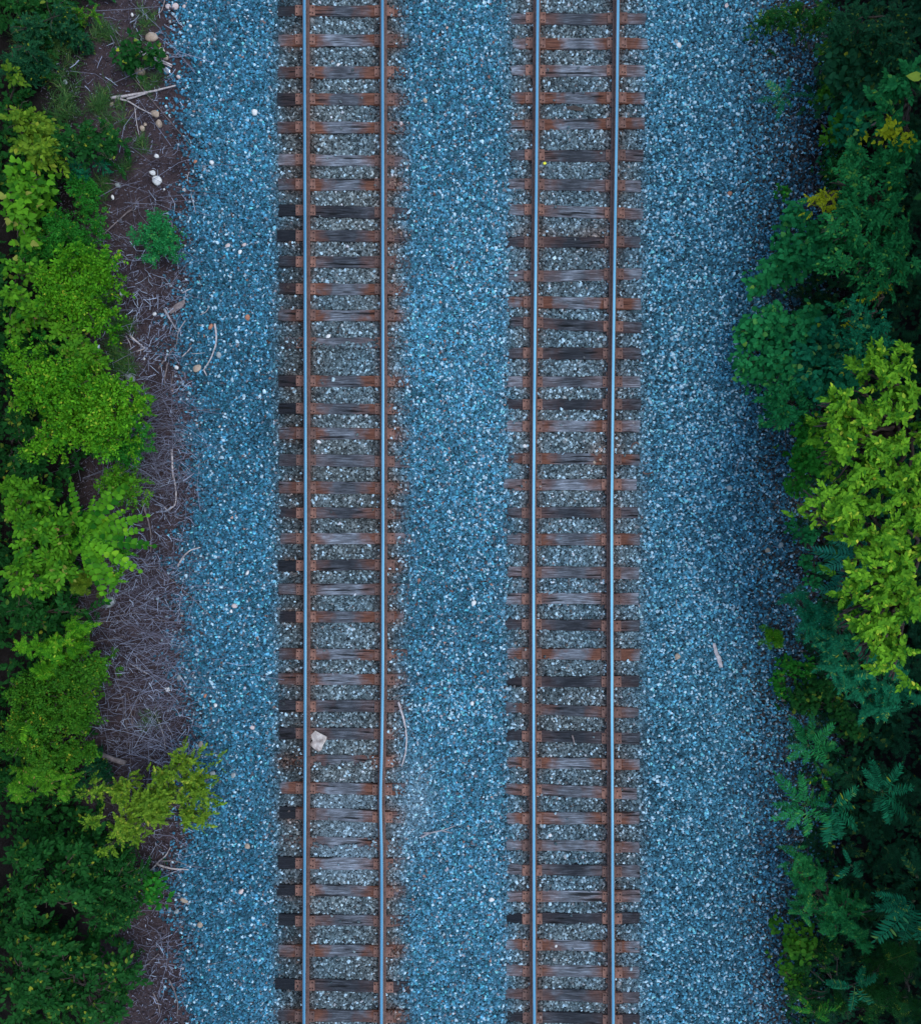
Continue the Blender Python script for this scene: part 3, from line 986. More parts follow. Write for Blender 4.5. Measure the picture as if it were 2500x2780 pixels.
def plant(name, label, cat, kind, color, blobs, z, scale=1.0, dens=1.0, group=None, dome=.55, depth=.45,
          stems=True, woody=True, root=None, pitch=.05, pn='foliage'):
    """blobs: (px, py, radius px[, z]) as seen from above at height z"""
    zs = [b[3] if len(b) > 3 else z for b in blobs]
    cs = [np.array(at(b[0], b[1], zz)) for b, zz in zip(blobs, zs)]
    rs = [b[2] * (ZC - zz) / F for b, zz in zip(blobs, zs)]
    cen = np.mean(cs, 0)
    mpx = np.mean([b[0] for b in blobs]); mpy = np.mean([b[1] for b in blobs])
    g = Vector(at_ground(mpx, mpy)) if root is None else Vector(at_ground(*root))   # stems lean from the bank toward the open track
    g.z = float(ground_z(g.x, g.y))
    e = empty(name, g)
    tag(e, label, cat, group)
    V, T, Cc, off = [], [], [], 0
    for c, r, zz in zip(cs, rs, zs):
        h = c[2] - float(ground_z(c[0], c[1]))
        n = int(max(5, dens * 3.1 * math.pi * r * r / (AREA[kind] * scale ** 2)))
        th = rng.uniform(0, 2 * np.pi, n)
        rho = np.sqrt(rng.random(n))
        p1, p2 = rng.uniform(0, 6, 2)
        lob = .86 + .15 * np.sin(3 * th + p1) + .11 * np.sin(7 * th + p2)
        R = r * rho * lob * .86
        # sprigs gather into tufts of about eight, each tuft at its own depth in the crown
        m = max(2, n // 8)
        pick = rng.integers(0, m, n)
        tuft = {'fine': .045, 'small': .06, 'fern': .07, 'heart': .07}.get(kind, .065) * scale
        ths, Rs, rhos = th[pick], R[pick], rho[pick]
        dep = (rng.exponential(depth * .5, m) * min(h, r * 1.6))[pick] + rng.exponential(.03, n)
        dep = np.minimum(dep, h * .85)
        j = rng.normal(0, tuft, (n, 2))
        zt = c[2] - dome * min(r, h) * rhos ** 2.2 - dep + .05 * r * np.sin(5 * ths + p2) - 1.5 * (j ** 2).sum(1) / tuft
        shrink = 1 - .5 * np.clip(dep / max(r, .1), 0, 1.2)
        pos = np.stack([c[0] + Rs * shrink * np.cos(ths) + j[:, 0], c[1] + Rs * shrink * np.sin(ths) + j[:, 1], zt], 1)
        th = np.arctan2(j[:, 1], j[:, 0]) * .999
        rho = rhos
        gz = ground_z(pos[:, 0], pos[:, 1])
        pos[:, 2] = np.maximum(pos[:, 2], gz + .05)
        az = th + rng.normal(0, .75, n)
        pi_ = pitch + .35 * (1 - rho) - .30 * rho + rng.normal(0, .22, n)
        sc = scale * rng.uniform(.72, 1.2, n)
        # set the sprig back so its middle lies on the sampled spot
        lx = {'pinnate': .26, 'round': .22, 'oval': .15, 'lime': .13, 'fern': .17, 'small': .08}.get(kind, 0)
        pos[:, 0] -= np.cos(az) * lx * sc; pos[:, 1] -= np.sin(az) * lx * sc
        v, t, tt = place(kind, pos, az, pi_, rng.normal(0, .3, n), sc, rng.normal(0, .04) + 0 * az)
        V.append(v); T.append(t + off); Cc.append(tt); off += len(v)
    V = np.concatenate(V) - np.array(g)
    me = tri_mesh('foliage', V, np.concatenate(T), np.concatenate(Cc))
    link(pn, me, leaf_mat(*COL[color]), e)
    if stems:
        bm = bmesh.new()
        r0 = random.Random(int(abs(cen[0] * 100)))
        tr = .012 + .010 * z
        hub = Vector((0, 0, 0))
        if z > 2:
            hub = (Vector(cen) - g) * .4
            bt = bmesh.new(); tube(bt, curve_pts((0, 0, -.1), hub, 0, 5, .04, r0), tr * 1.6, tr * 1.15, 8)
            bm_obj('trunk', bt, M_bark, e)
        for c, r in zip(cs, rs):
            tgt = Vector(c) - g; tgt.z *= .82
            tube(bm, curve_pts(hub, tgt, tgt.z * .12, 6, .03 * z, r0), tr, tr * .3)
            for _ in range(3):
                a = r0.uniform(0, 6.28)
                q = tgt + Vector((math.cos(a), math.sin(a), r0.uniform(-.1, .15))) * r * .7
                tube(bm, curve_pts(tgt * .8 + hub * .2, q, .05, 4, .02, r0), tr * .45, tr * .15, 5)
        bm_obj('branch' if z > 2 else 'stem', bm, M_bark if woody else M_stem, e)
    return e

def rosette(name, label, cat, root, z, tips, color, kind='pinnate', scale=1.0, group=None, hubz=None, cen=None):
    """a stem that carries a whorl of long feathered fronds, each reaching a given tip"""
    g = Vector(at_ground(*root))
    hub = Vector(at(cen[0], cen[1], z)) if cen else Vector(at(root[0], root[1], z))
    cp = cen or root
    g = Vector(at_ground(cp[0], cp[1]))
    e = empty(name, g); tag(e, label, cat, group)
    bm = bmesh.new()
    tube(bm, curve_pts((0, 0, -.05), hub - g, 0, 5, .03), .02, .011)
    bm_obj('stem', bm, M_stem, e)
    L0 = {'pinnate': .52, 'round': .46, 'fern': .34}[kind]
    for i, tp in enumerate(tips):
        zt = z - .05 - .32 * z * ((i * 5) % 7) / 7 * .8
        t = Vector(at(tp[0], tp[1], zt))
        d = t - hub
        hl = math.hypot(d.x, d.y)
        start = hub + d * .06
        n = np.array([0.0])
        s = np.array([max(.25, hl * .97 / L0)])
        v, tt, cc = place(kind, np.array([start]), n + math.atan2(d.y, d.x), n + math.atan2(d.z + .10 * hl, hl) , n + random.gauss(0, .3), s, n + random.gauss(0, .2))
        me = tri_mesh('frond', v - np.array(g), tt, cc)
        link('frond', me, leaf_mat(*COL[color]), e)
    return e

# ------------------------------------------------------------------ plants on the left bank
GL, GR = 'shrubs and seedlings on the left bank', 'shrubs and trees on the right bank'
P_ = lambda *a, **k: plant(*a, group=GL, **k)
P_('shrub', 'dark small leaved shrub in the top left corner of the picture', 'shrub', 'small', 'deep', [(150, 25, 70), (60, 60, 70), (20, 150, 60), (60, 130, 60)], .6)
P_('seedling', 'broad leaved seedling beside the big tan boulder near the top', 'seedling', 'maple', 'mid', [(330, 140, 34), (352, 110, 34), (385, 118, 26)], .5, dens=1.3)
P_('seedling', 'tiny yellow green seedling above the grass at the top left', 'seedling', 'round', 'moss', [(240, 22, 16), (180, 10, 22), (205, 28, 20)], .35, scale=.6)
P_('shrub', 'olive green oval leaved shrub at the upper left edge', 'shrub', 'oval', 'olive', [(25, 275, 55), (40, 345, 60), (75, 380, 50), (15, 190, 25), (110, 400, 40), (35, 320, 55)], 1.2, dens=.9)
P_('shrub', 'green shrub reaching toward the bare soil left of the white stones', 'shrub', 'oval', 'mid', [(160, 345, 40), (210, 350, 40), (262, 345, 40), (270, 385, 32), (215, 385, 36), (165, 400, 26), (270, 410, 15)], .8, scale=.8)
P_('shrub', 'large leaved shrub with serrated bright leaves at the left edge', 'shrub', 'maple', 'leafy', [(20, 470, 55), (60, 470, 40), (30, 540, 50), (15, 590, 50), (45, 620, 30)], 1.2, scale=1.25)
P_('shrub', 'low ferny shrub growing amid grass left of two white stones', 'shrub', 'fine', 'green', [(200, 500, 32), (225, 520, 34), (210, 545, 25), (185, 480, 18)], .45)
P_('shrub', 'small bluish shrub below the bare soil patch', 'shrub', 'small', 'teal', [(190, 440, 24), (215, 460, 26), (180, 455, 20), (265, 435, 18)], .35)
P_('seedling', 'soft plume leaved seedling standing out on the litter edge', 'seedling', 'fine', 'plume', [(412, 572, 26), (432, 600, 30), (440, 640, 34), (405, 650, 28), (372, 622, 24), (395, 680, 22), (455, 660, 20), (420, 625, 30)], .6, scale=1.0, dens=.9)
P_('shrub', 'bluish green lacy shrub above the bright yellow green bush', 'shrub', 'fine', 'green', [(140, 590, 40), (170, 620, 40), (110, 640, 40), (240, 600, 30), (220, 640, 30), (60, 680, 35)], .7)
P_('bush', 'bright yellow green fine leaved bush, the upper of two on the left', 'bush', 'fine', 'bright', [(180, 700, 58), (235, 710, 42), (150, 740, 60), (225, 770, 52), (160, 790, 55), (245, 740, 36), (200, 840, 45), (110, 760, 36), (230, 850, 38), (130, 800, 34)], 1.3, scale=1.5)
P_('shrub', 'maple leaved shrub at the left edge between the two bright bushes', 'shrub', 'maple', 'leafy', [(60, 835, 46), (85, 850, 34), (20, 800, 36), (40, 720, 50), (15, 880, 30)], 1.1)
P_('shrub', 'oval leaved yellow green shrub with upright shoots above the largest left bush', 'shrub', 'oval', 'leafy', [(150, 885, 30), (180, 900, 30), (190, 935, 34), (225, 960, 34), (205, 985, 34), (250, 985, 24), (170, 965, 30)], 1.0, scale=.85)
rosette('fern', 'dark green feathered fern left of the white scrap metal', 'fern', (125, 925), .7, [(85, 905), (115, 890), (160, 905), (165, 950), (130, 970), (95, 950)], 'green', group=GL, scale=.6)
P_('bush', 'largest bright lime fine leaved bush on the left bank', 'bush', 'fine', 'bright',
   [(60, 1000, 60), (120, 1010, 60), (40, 970, 40), (190, 1040, 62), (250, 1050, 55), (290, 1080, 48), (110, 1080, 62), (180, 1110, 66), (250, 1130, 62), (300, 1130, 40), (140, 1160, 56), (210, 1180, 50), (270, 1190, 44), (40, 1060, 50), (80, 1190, 50), (310, 1040, 22)], 1.7, scale=1.5)
P_('sapling', 'narrow blue green sapling at the right tip of the largest left bush', 'sapling', 'round', 'frond', [(335, 1060, 24), (340, 1100, 26), (310, 1130, 24), (335, 1140, 22)], 1.2, scale=.75)
P_('seedling', 'bright seedling with oval leaves standing alone on the purple twigs', 'seedling', 'small', 'bright', [(365, 1072, 18), (378, 1085, 15), (360, 1115, 17)], .7, dens=1.4)
P_('shrub', 'mid green shrub hanging below the largest left bush', 'shrub', 'fine', 'green', [(320, 1200, 34), (350, 1215, 30), (325, 1240, 34), (370, 1180, 18), (290, 1225, 28)], .9)
P_('shrub', 'dark oval leaved shrub at the left edge below the largest bush', 'shrub', 'oval', 'mid', [(35, 1180, 50), (60, 1240, 50), (20, 1250, 45), (70, 1270, 36), (15, 1130, 36)], 1.0)
P_('bush', 'small fine leaved bush above the long bright fronds', 'bush', 'fine', 'leafy', [(300, 1290, 32), (330, 1310, 34), (310, 1340, 30), (280, 1310, 25), (345, 1345, 22)], .9, scale=1.1)
P_('shrub', 'leafy shrub with oval leaves at the left edge beside the long fronds', 'shrub', 'oval', 'leafy', [(25, 1310, 45), (60, 1340, 40), (20, 1380, 45), (50, 1420, 50), (100, 1430, 45), (140, 1470, 42), (60, 1500, 55), (120, 1530, 45), (160, 1560, 36), (20, 1570, 50), (80, 1590, 36), (150, 1420, 34)], 1.3, scale=1.0)
rosette('sapling', 'sapling with long bright green fronds of paired round leaflets', 'sapling', (215, 1450), 1.6,
        [(195, 1308), (258, 1345), (300, 1330), (352, 1312), (352, 1378), (398, 1400), (412, 1482), (375, 1545), (322, 1598), (290, 1620), (240, 1560), (340, 1440), (385, 1440), (280, 1530), (310, 1480)], 'frond', 'round', group=GL, cen=(225, 1455))
P_('sapling', 'yellow green leaves massed at the foot of the long fronds', 'sapling', 'round', 'bright', [(240, 1440, 40), (235, 1490, 34), (290, 1560, 30), (200, 1440, 30), (300, 1500, 34)], 1.35, scale=.8)
P_('shrub', 'pale tufted weed between the oval leaves and the grey stone', 'weed', 'fern', 'olive', [(198, 1580, 26), (210, 1605, 22), (182, 1565, 18)], .8, scale=.6)
P_('shrub', 'dark shadowed shrub at the left edge with one pinkish leaf spray', 'shrub', 'oval', 'mid', [(30, 1650, 45), (70, 1640, 28), (60, 1690, 36), (100, 1690, 30), (160, 1650, 24), (200, 1660, 24)], .8)
P_('fern', 'lime green ferny shrub with a ragged upright crown', 'fern', 'pinnate', 'bright', [(175, 1715, 30), (200, 1720, 26), (150, 1745, 36), (180, 1765, 34), (110, 1780, 36), (150, 1800, 30), (90, 1760, 28), (105, 1840, 30), (85, 1830, 25), (60, 1760, 26)], 1.3, scale=.5, dens=1.0, depth=.7)
P_('bush', 'broad dark yellow green bush along the lower left edge', 'bush', 'fine', 'moss', [(40, 1880, 60), (100, 1880, 55), (160, 1860, 50), (220, 1810, 40), (240, 1840, 34), (190, 1910, 50), (60, 1950, 60), (130, 1960, 60), (190, 1980, 44), (30, 2030, 60), (100, 2050, 60), (170, 2050, 50), (220, 2060, 34), (250, 1820, 22)], 1.3, scale=1.2)
rosette('fern', 'pair of narrow ferns poking out of the dark yellow green bush', 'fern', (70, 1960), 1.5, [(100, 2005), (45, 1985), (95, 1950), (60, 2020)], 'frond', group=GL)
P_('shrub', 'lime tinged shrub at the left edge level with the olive bush', 'shrub', 'pinnate', 'leafy', [(50, 2120, 50), (100, 2110, 45), (150, 2130, 34), (20, 2160, 45), (80, 2160, 40), (160, 2160, 22)], 1.1, scale=.5, dens=1.0, depth=.7)
P_('shrub', 'dark green low shrub just above the olive bush', 'shrub', 'small', 'deep', [(230, 2095, 36), (265, 2110, 24), (200, 2130, 30), (250, 2150, 20)], .5)
P_('bush', 'olive yellow bush leaning out over the ballast at the lower left', 'bush', 'small', 'olive',
   [(470, 2090, 43), (515, 2120, 37), (530, 2170, 37), (545, 2220, 25), (490, 2160, 45), (490, 2220, 41), (435, 2140, 43), (420, 2200, 47), (392, 2170, 43), (382, 2220, 43), (332, 2190, 43), (292, 2160, 33), (252, 2160, 25), (322, 2245, 39), (292, 2280, 31), (342, 2290, 33), (272, 2320, 21), (392, 2250, 33), (242, 2240, 23), (530, 2250, 17), (217, 2165, 17)], 1.5, scale=1.15)
P_('shrub', 'round leaved dark green shrub below the olive bush', 'shrub', 'oval', 'mid', [(180, 2340, 46), (205, 2370, 40), (130, 2400, 44), (60, 2370, 50), (110, 2450, 50), (170, 2440, 44), (220, 2430, 40), (200, 2480, 36), (25, 2430, 45), (50, 2480, 45), (20, 2350, 36)], 1.3)
P_('shrub', 'small leaved dark shrub spreading toward the soil strip', 'shrub', 'small', 'mid', [(270, 2370, 44), (320, 2370, 44), (300, 2420, 46), (340, 2440, 36), (270, 2470, 44), (330, 2490, 40), (310, 2530, 38), (250, 2520, 40), (355, 2400, 24), (290, 2330, 34)], .9)
P_('seedling', 'bright maple leaved seedling in the soil strip below the olive bush', 'seedling', 'maple', 'green', [(398, 2408, 20), (415, 2455, 16), (385, 2455, 14), (405, 2425, 18)], .5, dens=1.4)
P_('shrub', 'deep green shrub filling the bottom left corner', 'shrub', 'oval', 'mid', [(30, 2570, 50), (80, 2580, 46), (130, 2590, 40), (40, 2640, 50), (30, 2720, 60), (90, 2700, 50), (60, 2760, 50), (90, 2640, 40), (140, 2740, 40)], 1.1)
P_('shrub', 'broad leaved green shrub on the bottom edge beside the soil strip', 'shrub', 'oval', 'mid', [(180, 2660, 50), (230, 2680, 46), (280, 2700, 44), (180, 2740, 46), (240, 2750, 46), (300, 2750, 40), (220, 2620, 40), (150, 2600, 34), (320, 2660, 30), (280, 2640, 30)], .9, scale=.95)

# ------------------------------------------------------------------ plants on the right bank
Q_ = lambda *a, **k: plant(*a, group=GR, **k)
Q_('shrub', 'fine leaved green shrub overhanging the ballast at the top edge', 'shrub', 'small', 'mid', [(2130, 15, 44), (2090, 30, 26), (2190, 15, 44), (2230, 25, 36), (2260, 5, 36)], .8)
Q_('shrub', 'dark green shrub in the top right corner', 'shrub', 'small', 'deep', [(2330, 25, 55), (2400, 40, 60), (2460, 30, 55), (2480, 100, 55), (2430, 110, 50)], 1.6, scale=1.2)
Q_('shrub', 'shadowy blue green heart leaved shrub near the top right', 'shrub', 'heart', 'deep', [(2320, 130, 48), (2370, 110, 50), (2340, 180, 52), (2400, 170, 50), (2310, 210, 34), (2380, 220, 45), (2350, 70, 40), (2290, 80, 30), (2300, 170, 32)], 1.1, scale=1.15)
Q_('seedling', 'yellow green seedling at the ballast edge below the top corner', 'seedling', 'heart', 'moss', [(2252, 118, 15), (2262, 132, 10)], .3, scale=.6, dens=1.6)
Q_('seedling', 'second yellow green seedling, right of the fern like one', 'seedling', 'heart', 'moss', [(2255, 235, 16), (2248, 252, 13)], .3, scale=.7, dens=1.6)
rosette('seedling', 'fern like seedling spreading five fronds on the ballast', 'seedling', (2130, 262), .35, [(2080, 222), (2148, 208), (2205, 248), (2060, 268), (2110, 322), (2098, 292), (2150, 290)], 'teal', group=GR)
Q_('tree', 'dark long leaved tree at the right edge near the top', 'tree', 'lime', 'grove', [(2460, 230, 50), (2480, 300, 50), (2440, 280, 34), (2490, 190, 40), (2470, 370, 45), (2440, 400, 36)], 2.6, scale=1.0)
Q_('shrub', 'teal round leaved shrub behind the bare dead branch', 'shrub', 'heart', 'teal', [(2335, 280, 34), (2350, 320, 36), (2330, 345, 24), (2385, 300, 28), (2300, 345, 16)], .8)
Q_('shrub', 'shrub with big yellow green leaves beside the dark round leaved shrub', 'shrub', 'maple', 'moss', [(2288, 330, 16), (2280, 350, 13), (2300, 318, 9)], .6, dens=1.5)
Q_('sapling', 'sprig of bright yellow leaves at the right edge', 'sapling', 'maple', 'yellow', [(2435, 338, 16), (2455, 358, 17), (2478, 362, 12), (2428, 322, 9)], 2.7, scale=.7, dens=1.6)
Q_('tree', 'dense dark green tree on the upper right bank', 'tree', 'small', 'grove',
   [(2360, 400, 48), (2420, 420, 48), (2320, 450, 34), (2460, 460, 50), (2380, 480, 52), (2440, 530, 55), (2350, 550, 46), (2400, 590, 52), (2470, 600, 50), (2310, 560, 30), (2340, 620, 44), (2440, 660, 50), (2380, 660, 44), (2480, 700, 46), (2330, 690, 36), (2400, 720, 40), (2290, 600, 26), (2450, 740, 36)], 2.6, scale=1.35)
Q_('sapling', 'arching yellow sprig reaching left over the ballast', 'sapling', 'small', 'yellow', [(2215, 527, 9), (2232, 530, 11), (2250, 540, 12), (2248, 515, 12), (2278, 520, 13), (2280, 552, 12), (2266, 540, 10)], 1.6, scale=.75, dens=1.3)
Q_('seedling', 'pair of tiny green leaves alone on the ballast near the yellow sprig', 'seedling', 'heart', 'green', [(2140, 512, 11)], .15, scale=.7, dens=1.6)
Q_('shrub', 'low dark creeping plants under the yellow sprig', 'shrub', 'small', 'mid', [(2290, 420, 24), (2300, 470, 26), (2275, 440, 16), (2320, 390, 26), (2300, 640, 26)], .4)
Q_('shrub', 'round leaved shrub beginning the row along the right ballast edge', 'shrub', 'heart', 'plume',
   [(2170, 570, 20), (2185, 590, 26), (2200, 620, 22), (2230, 610, 22), (2140, 650, 22), (2180, 655, 30), (2230, 650, 34), (2260, 630, 26), (2110, 690, 24), (2150, 690, 32), (2200, 695, 34), (2130, 720, 28), (2175, 735, 32), (2060, 770, 13), (2090, 740, 22)], .8)
Q_('shrub', 'heart leaved green shrub pushing farthest left over the ballast', 'shrub', 'heart', 'plume',
   [(2035, 890, 17), (2055, 885, 17), (2070, 915, 22), (2090, 880, 26), (2120, 840, 34), (2110, 880, 32), (2140, 920, 36), (2160, 860, 36), (2190, 890, 40), (2220, 850, 34), (2080, 870, 24), (2060, 905, 14), (2030, 975, 12), (2055, 975, 22), (2085, 990, 34), (2120, 970, 38), (2160, 980, 40), (2130, 1005, 34)], .9)
Q_('shrub', 'broad dark round leaved shrub in the middle of the right row', 'shrub', 'heart', 'teal',
   [(2220, 940, 44), (2260, 900, 40), (2200, 1010, 44), (2250, 990, 44), (2290, 960, 40), (2300, 1030, 40), (2240, 1050, 40), (2280, 880, 34), (2320, 1000, 36), (2200, 960, 36)], 1.1)
Q_('shrub', 'glossy mid green shrub bulging over the ballast below the heart leaved one', 'shrub', 'oval', 'plume',
   [(2150, 1050, 30), (2120, 1075, 26), (2150, 1090, 34), (2130, 1120, 30), (2170, 1120, 30), (2120, 1145, 15), (2190, 1070, 34), (2170, 1030, 26)], .9, scale=.75)
Q_('shrub', 'small yellow green vine leaves hanging beside the lime tree', 'vine', 'heart', 'green',
   [(2190, 1165, 20), (2205, 1190, 20), (2195, 1215, 20), (2220, 1140, 22), (2180, 1245, 20), (2200, 1270, 26), (2220, 1235, 26), (2240, 1180, 30), (2200, 1300, 20), (2165, 1318, 10), (2185, 1335, 13), (2240, 1270, 24)], .7, scale=.8)
Q_('tree', 'slender teal leaved tree standing over the dark gap', 'tree', 'small', 'teal', [(2330, 820, 20), (2350, 845, 24), (2370, 870, 34), (2400, 880, 34), (2390, 910, 40), (2350, 930, 36), (2420, 920, 34), (2330, 965, 30), (2380, 960, 32), (2345, 900, 25), (2410, 860, 20)], 2.2, scale=1.15)
Q_('sapling', 'yellow leaved sapling tips in the dark gap at the right', 'sapling', 'small', 'yellow', [(2395, 797, 11), (2412, 780, 9), (2418, 765, 6), (2330, 882, 8), (2340, 908, 8), (2357, 868, 6)], 1.6, scale=.8, dens=1.4)
Q_('tree', 'bright lime green tree leaning over the right bank', 'tree', 'lime', 'lime',
   [(2438, 940, 42), (2408, 985, 36), (2478, 960, 40), (2468, 1010, 44), (2408, 1030, 30), (2318, 1085, 32), (2298, 1075, 18), (2358, 1095, 42), (2308, 1130, 36), (2288, 1140, 18), (2358, 1150, 48), (2408, 1090, 44), (2448, 1120, 50), (2488, 1070, 44), (2408, 1180, 50), (2468, 1190, 52), (2548, 1180, 60), (2558, 1290, 60), (2548, 1060, 50), (2308, 1190, 30), (2298, 1220, 26), (2348, 1210, 34), (2438, 1250, 50), (2498, 1260, 44), (2308, 1250, 20), (2388, 1270, 40),
    (2348, 1290, 30), (2448, 1310, 50), (2398, 1330, 44), (2488, 1340, 44)], 3.8, scale=.82, dens=.72, depth=.95, dome=.8)
Q_('tree', 'brightest lime tree with a pointed crown at the middle right', 'tree', 'lime', 'lime',
   [(2263, 1340, 32), (2238, 1365, 18), (2298, 1370, 38), (2278, 1400, 30), (2348, 1370, 44), (2328, 1410, 40), (2388, 1400, 48), (2438, 1390, 48), (2488, 1410, 46), (2368, 1450, 34), (2418, 1460, 52), (2468, 1470, 50), (2428, 1520, 50), (2548, 1400, 60), (2558, 1520, 60), (2548, 1640, 55), (2488, 1540, 46), (2378, 1530, 30), (2358, 1560, 28),
    (2408, 1580, 48), (2368, 1610, 32), (2458, 1590, 52), (2388, 1640, 26), (2438, 1640, 44), (2488, 1650, 46), (2353, 1690, 22), (2378, 1710, 30), (2358, 1725, 16), (2428, 1700, 36), (2478, 1710, 42), (2438, 1740, 34), (2408, 1780, 26), (2448, 1790, 26), (2433, 1820, 14), (2408, 1810, 16), (2488, 1770, 34), (2498, 1870, 18)], 4.0, scale=.82, dens=.72, depth=.95, dome=.8)
SUM = 'sumac clumps on the right bank'
rosette('sumac', 'uppermost sumac clump, tucked left of the lime tree', 'sumac', (2345, 1505), 1.9, [(2208, 1508), (2245, 1460), (2265, 1585), (2230, 1540), (2395, 1450), (2350, 1425), (2410, 1490), (2300, 1600), (2335, 1640)], 'sumac', group=SUM)
rosette('sumac', 'sumac fronds drooping over the dark hollow below the uppermost clump', 'sumac', (2345, 1575), 1.5, [(2230, 1605), (2300, 1660), (2260, 1575), (2345, 1650)], 'sumac', group=SUM)
rosette('sumac', 'sumac fronds half hidden under the crown of the brightest tree', 'sumac', (2290, 1430), 1.4, [(2225, 1400), (2230, 1440), (2320, 1460), (2250, 1475), (2300, 1380)], 'teal', group=SUM)
Q_('tree', 'dense feathery teal tree below the sumac, reaching to the right edge', 'tree', 'pinnate', 'teal',
   [(2195, 1630, 18), (2215, 1650, 28), (2250, 1655, 30), (2225, 1700, 36), (2205, 1690, 26), (2270, 1700, 40), (2230, 1740, 30), (2290, 1740, 42), (2320, 1700, 30), (2260, 1780, 28), (2310, 1790, 42), (2270, 1820, 36), (2350, 1760, 40), (2340, 1830, 46), (2300, 1850, 30), (2390, 1800, 40), (2400, 1860, 46), (2350, 1890, 34), (2450, 1830, 42), (2440, 1890, 46), (2490, 1850, 36), (2400, 1920, 40), (2420, 1940, 30), (2380, 1930, 30), (2490, 1900, 30)], 2.3, scale=.62, dens=.85, depth=.8)
Q_('seedling', 'lime green seedling alone on the ballast', 'seedling', 'fern', 'bright', [(2105, 1725, 14), (2122, 1735, 14), (2098, 1740, 10), (2115, 1750, 10)], .25, scale=.5, dens=1.5)
Q_('vine', 'trailing round leaved vine on the ballast below the lime seedling', 'vine', 'heart', 'green', [(2140, 1800, 12), (2170, 1815, 11), (2125, 1840, 12), (2122, 1862, 11), (2135, 1882, 12), (2155, 1830, 9), (2190, 1835, 9), (2215, 1825, 14)], .12, scale=.6, dens=1.5)
Q_('vine', 'small leaved vine climbing over stones left of the uppermost sumac', 'vine', 'heart', 'plume', [(2175, 1435, 10), (2215, 1455, 17), (2190, 1455, 9), (2195, 1530, 12), (2215, 1545, 10), (2220, 1580, 12)], .2, scale=.7, dens=1.5)
Q_('shrub', 'dark round leaved shrub under the feathery teal tree', 'shrub', 'heart', 'mid', [(2250, 1880, 30), (2220, 1900, 28), (2270, 1910, 24), (2185, 1910, 22), (2200, 1935, 26), (2170, 1895, 14), (2310, 1960, 30), (2340, 1990, 30), (2290, 1930, 24), (2260, 1860, 16)], .4, scale=.85)
rosette('sumac', 'sumac clump with a whorl of fronds above the ballast corner', 'sumac', (2195, 2025), 1.2, [(2210, 1945), (2145, 1940), (2155, 1990), (2265, 1970), (2122, 2030), (2275, 2025), (2135, 2065), (2275, 2045), (2250, 2080), (2185, 2080)], 'plume', group=SUM)
rosette('sumac', 'sumac clump with yellow tipped fronds over the ballast', 'sumac', (2185, 2190), 1.4, [(2108, 2112), (2088, 2188), (2098, 2232), (2175, 2105), (2260, 2160), (2200, 2275), (2255, 2240), (2140, 2250), (2220, 2140)], 'plume', group=SUM)
rosette('sumac', 'greyer sumac clump right of the yellow tipped one', 'sumac', (2260, 2190), 1.3, [(2215, 2180), (2325, 2180), (2335, 2245), (2285, 2275), (2240, 2285), (2250, 2300), (2330, 2140)], 'teal', group=SUM)
rosette('sumac', 'shadowed sumac clump near the right edge of the dark hollow', 'sumac', (2395, 2150), 1.6, [(2350, 2130), (2375, 2215), (2420, 2240), (2480, 2140), (2480, 2220), (2410, 2090), (2340, 2090), (2450, 2080), (2360, 2050)], 'teal', group=SUM)
rosette('sumac', 'small sumac in the dark beneath the feathery teal tree', 'sumac', (2300, 2100), 1.0, [(2235, 2085), (2290, 2060), (2345, 2110), (2270, 2145), (2310, 2150)], 'deep', group=SUM)
rosette('sumac', 'sumac sprays showing in the shade left of the lower hollow', 'sumac', (2230, 2110), .9, [(2170, 2130), (2210, 2060), (2280, 2085), (2250, 2150)], 'green', group=SUM)
Q_('shrub', 'feathery dark shrub on the ballast edge at the lower right', 'shrub', 'pinnate', 'grove',
   [(2180, 2345, 24), (2200, 2380, 32), (2170, 2370, 16), (2240, 2390, 32), (2190, 2420, 30), (2230, 2430, 36), (2200, 2470, 28), (2260, 2440, 34), (2190, 2500, 24), (2230, 2490, 30), (2270, 2490, 32), (2300, 2520, 32), (2280, 2550, 26), (2340, 2540, 32), (2360, 2580, 26), (2320, 2470, 34), (2370, 2500, 34), (2250, 2530, 24)], 1.1, scale=.5, dens=.9, depth=.8)
rosette('sumac', 'sumac leaves crossing above the feathery dark shrub', 'sumac', (2310, 2350), 1.3, [(2290, 2310), (2345, 2390), (2265, 2395), (2340, 2340), (2285, 2370)], 'teal', group=SUM)
rosette('fern', 'broad fern at the lower right edge', 'fern', (2480, 2450), 1.5, [(2380, 2470), (2375, 2560), (2445, 2560), (2410, 2500), (2440, 2440), (2370, 2430), (2490, 2560)], 'teal', group=GR)
rosette('fern', 'fern at the right edge above the broad fern', 'fern', (2490, 2380), 1.5, [(2450, 2330), (2400, 2390), (2440, 2420), (2480, 2300), (2430, 2355)], 'deep', group=GR)
Q_('shrub', 'yellow green round leaved plant below the feathery dark shrub', 'shrub', 'heart', 'moss', [(2165, 2555, 15), (2200, 2555, 15), (2180, 2585, 18), (2210, 2590, 14), (2160, 2580, 11), (2195, 2610, 16)], .6, scale=.95, dens=1.3)
Q_('shrub', 'smaller yellow green round leaved plant near the bottom right', 'shrub', 'heart', 'moss', [(2138, 2650, 11), (2158, 2658, 13), (2175, 2675, 11), (2170, 2690, 9)], .4, scale=.8, dens=1.4)
rosette('fern', 'dark fern drooping over the black hollow at the bottom right', 'fern', (2320, 2680), 1.1, [(2310, 2745), (2365, 2735), (2385, 2650), (2260, 2690), (2230, 2665), (2350, 2620)], 'teal', group=GR)
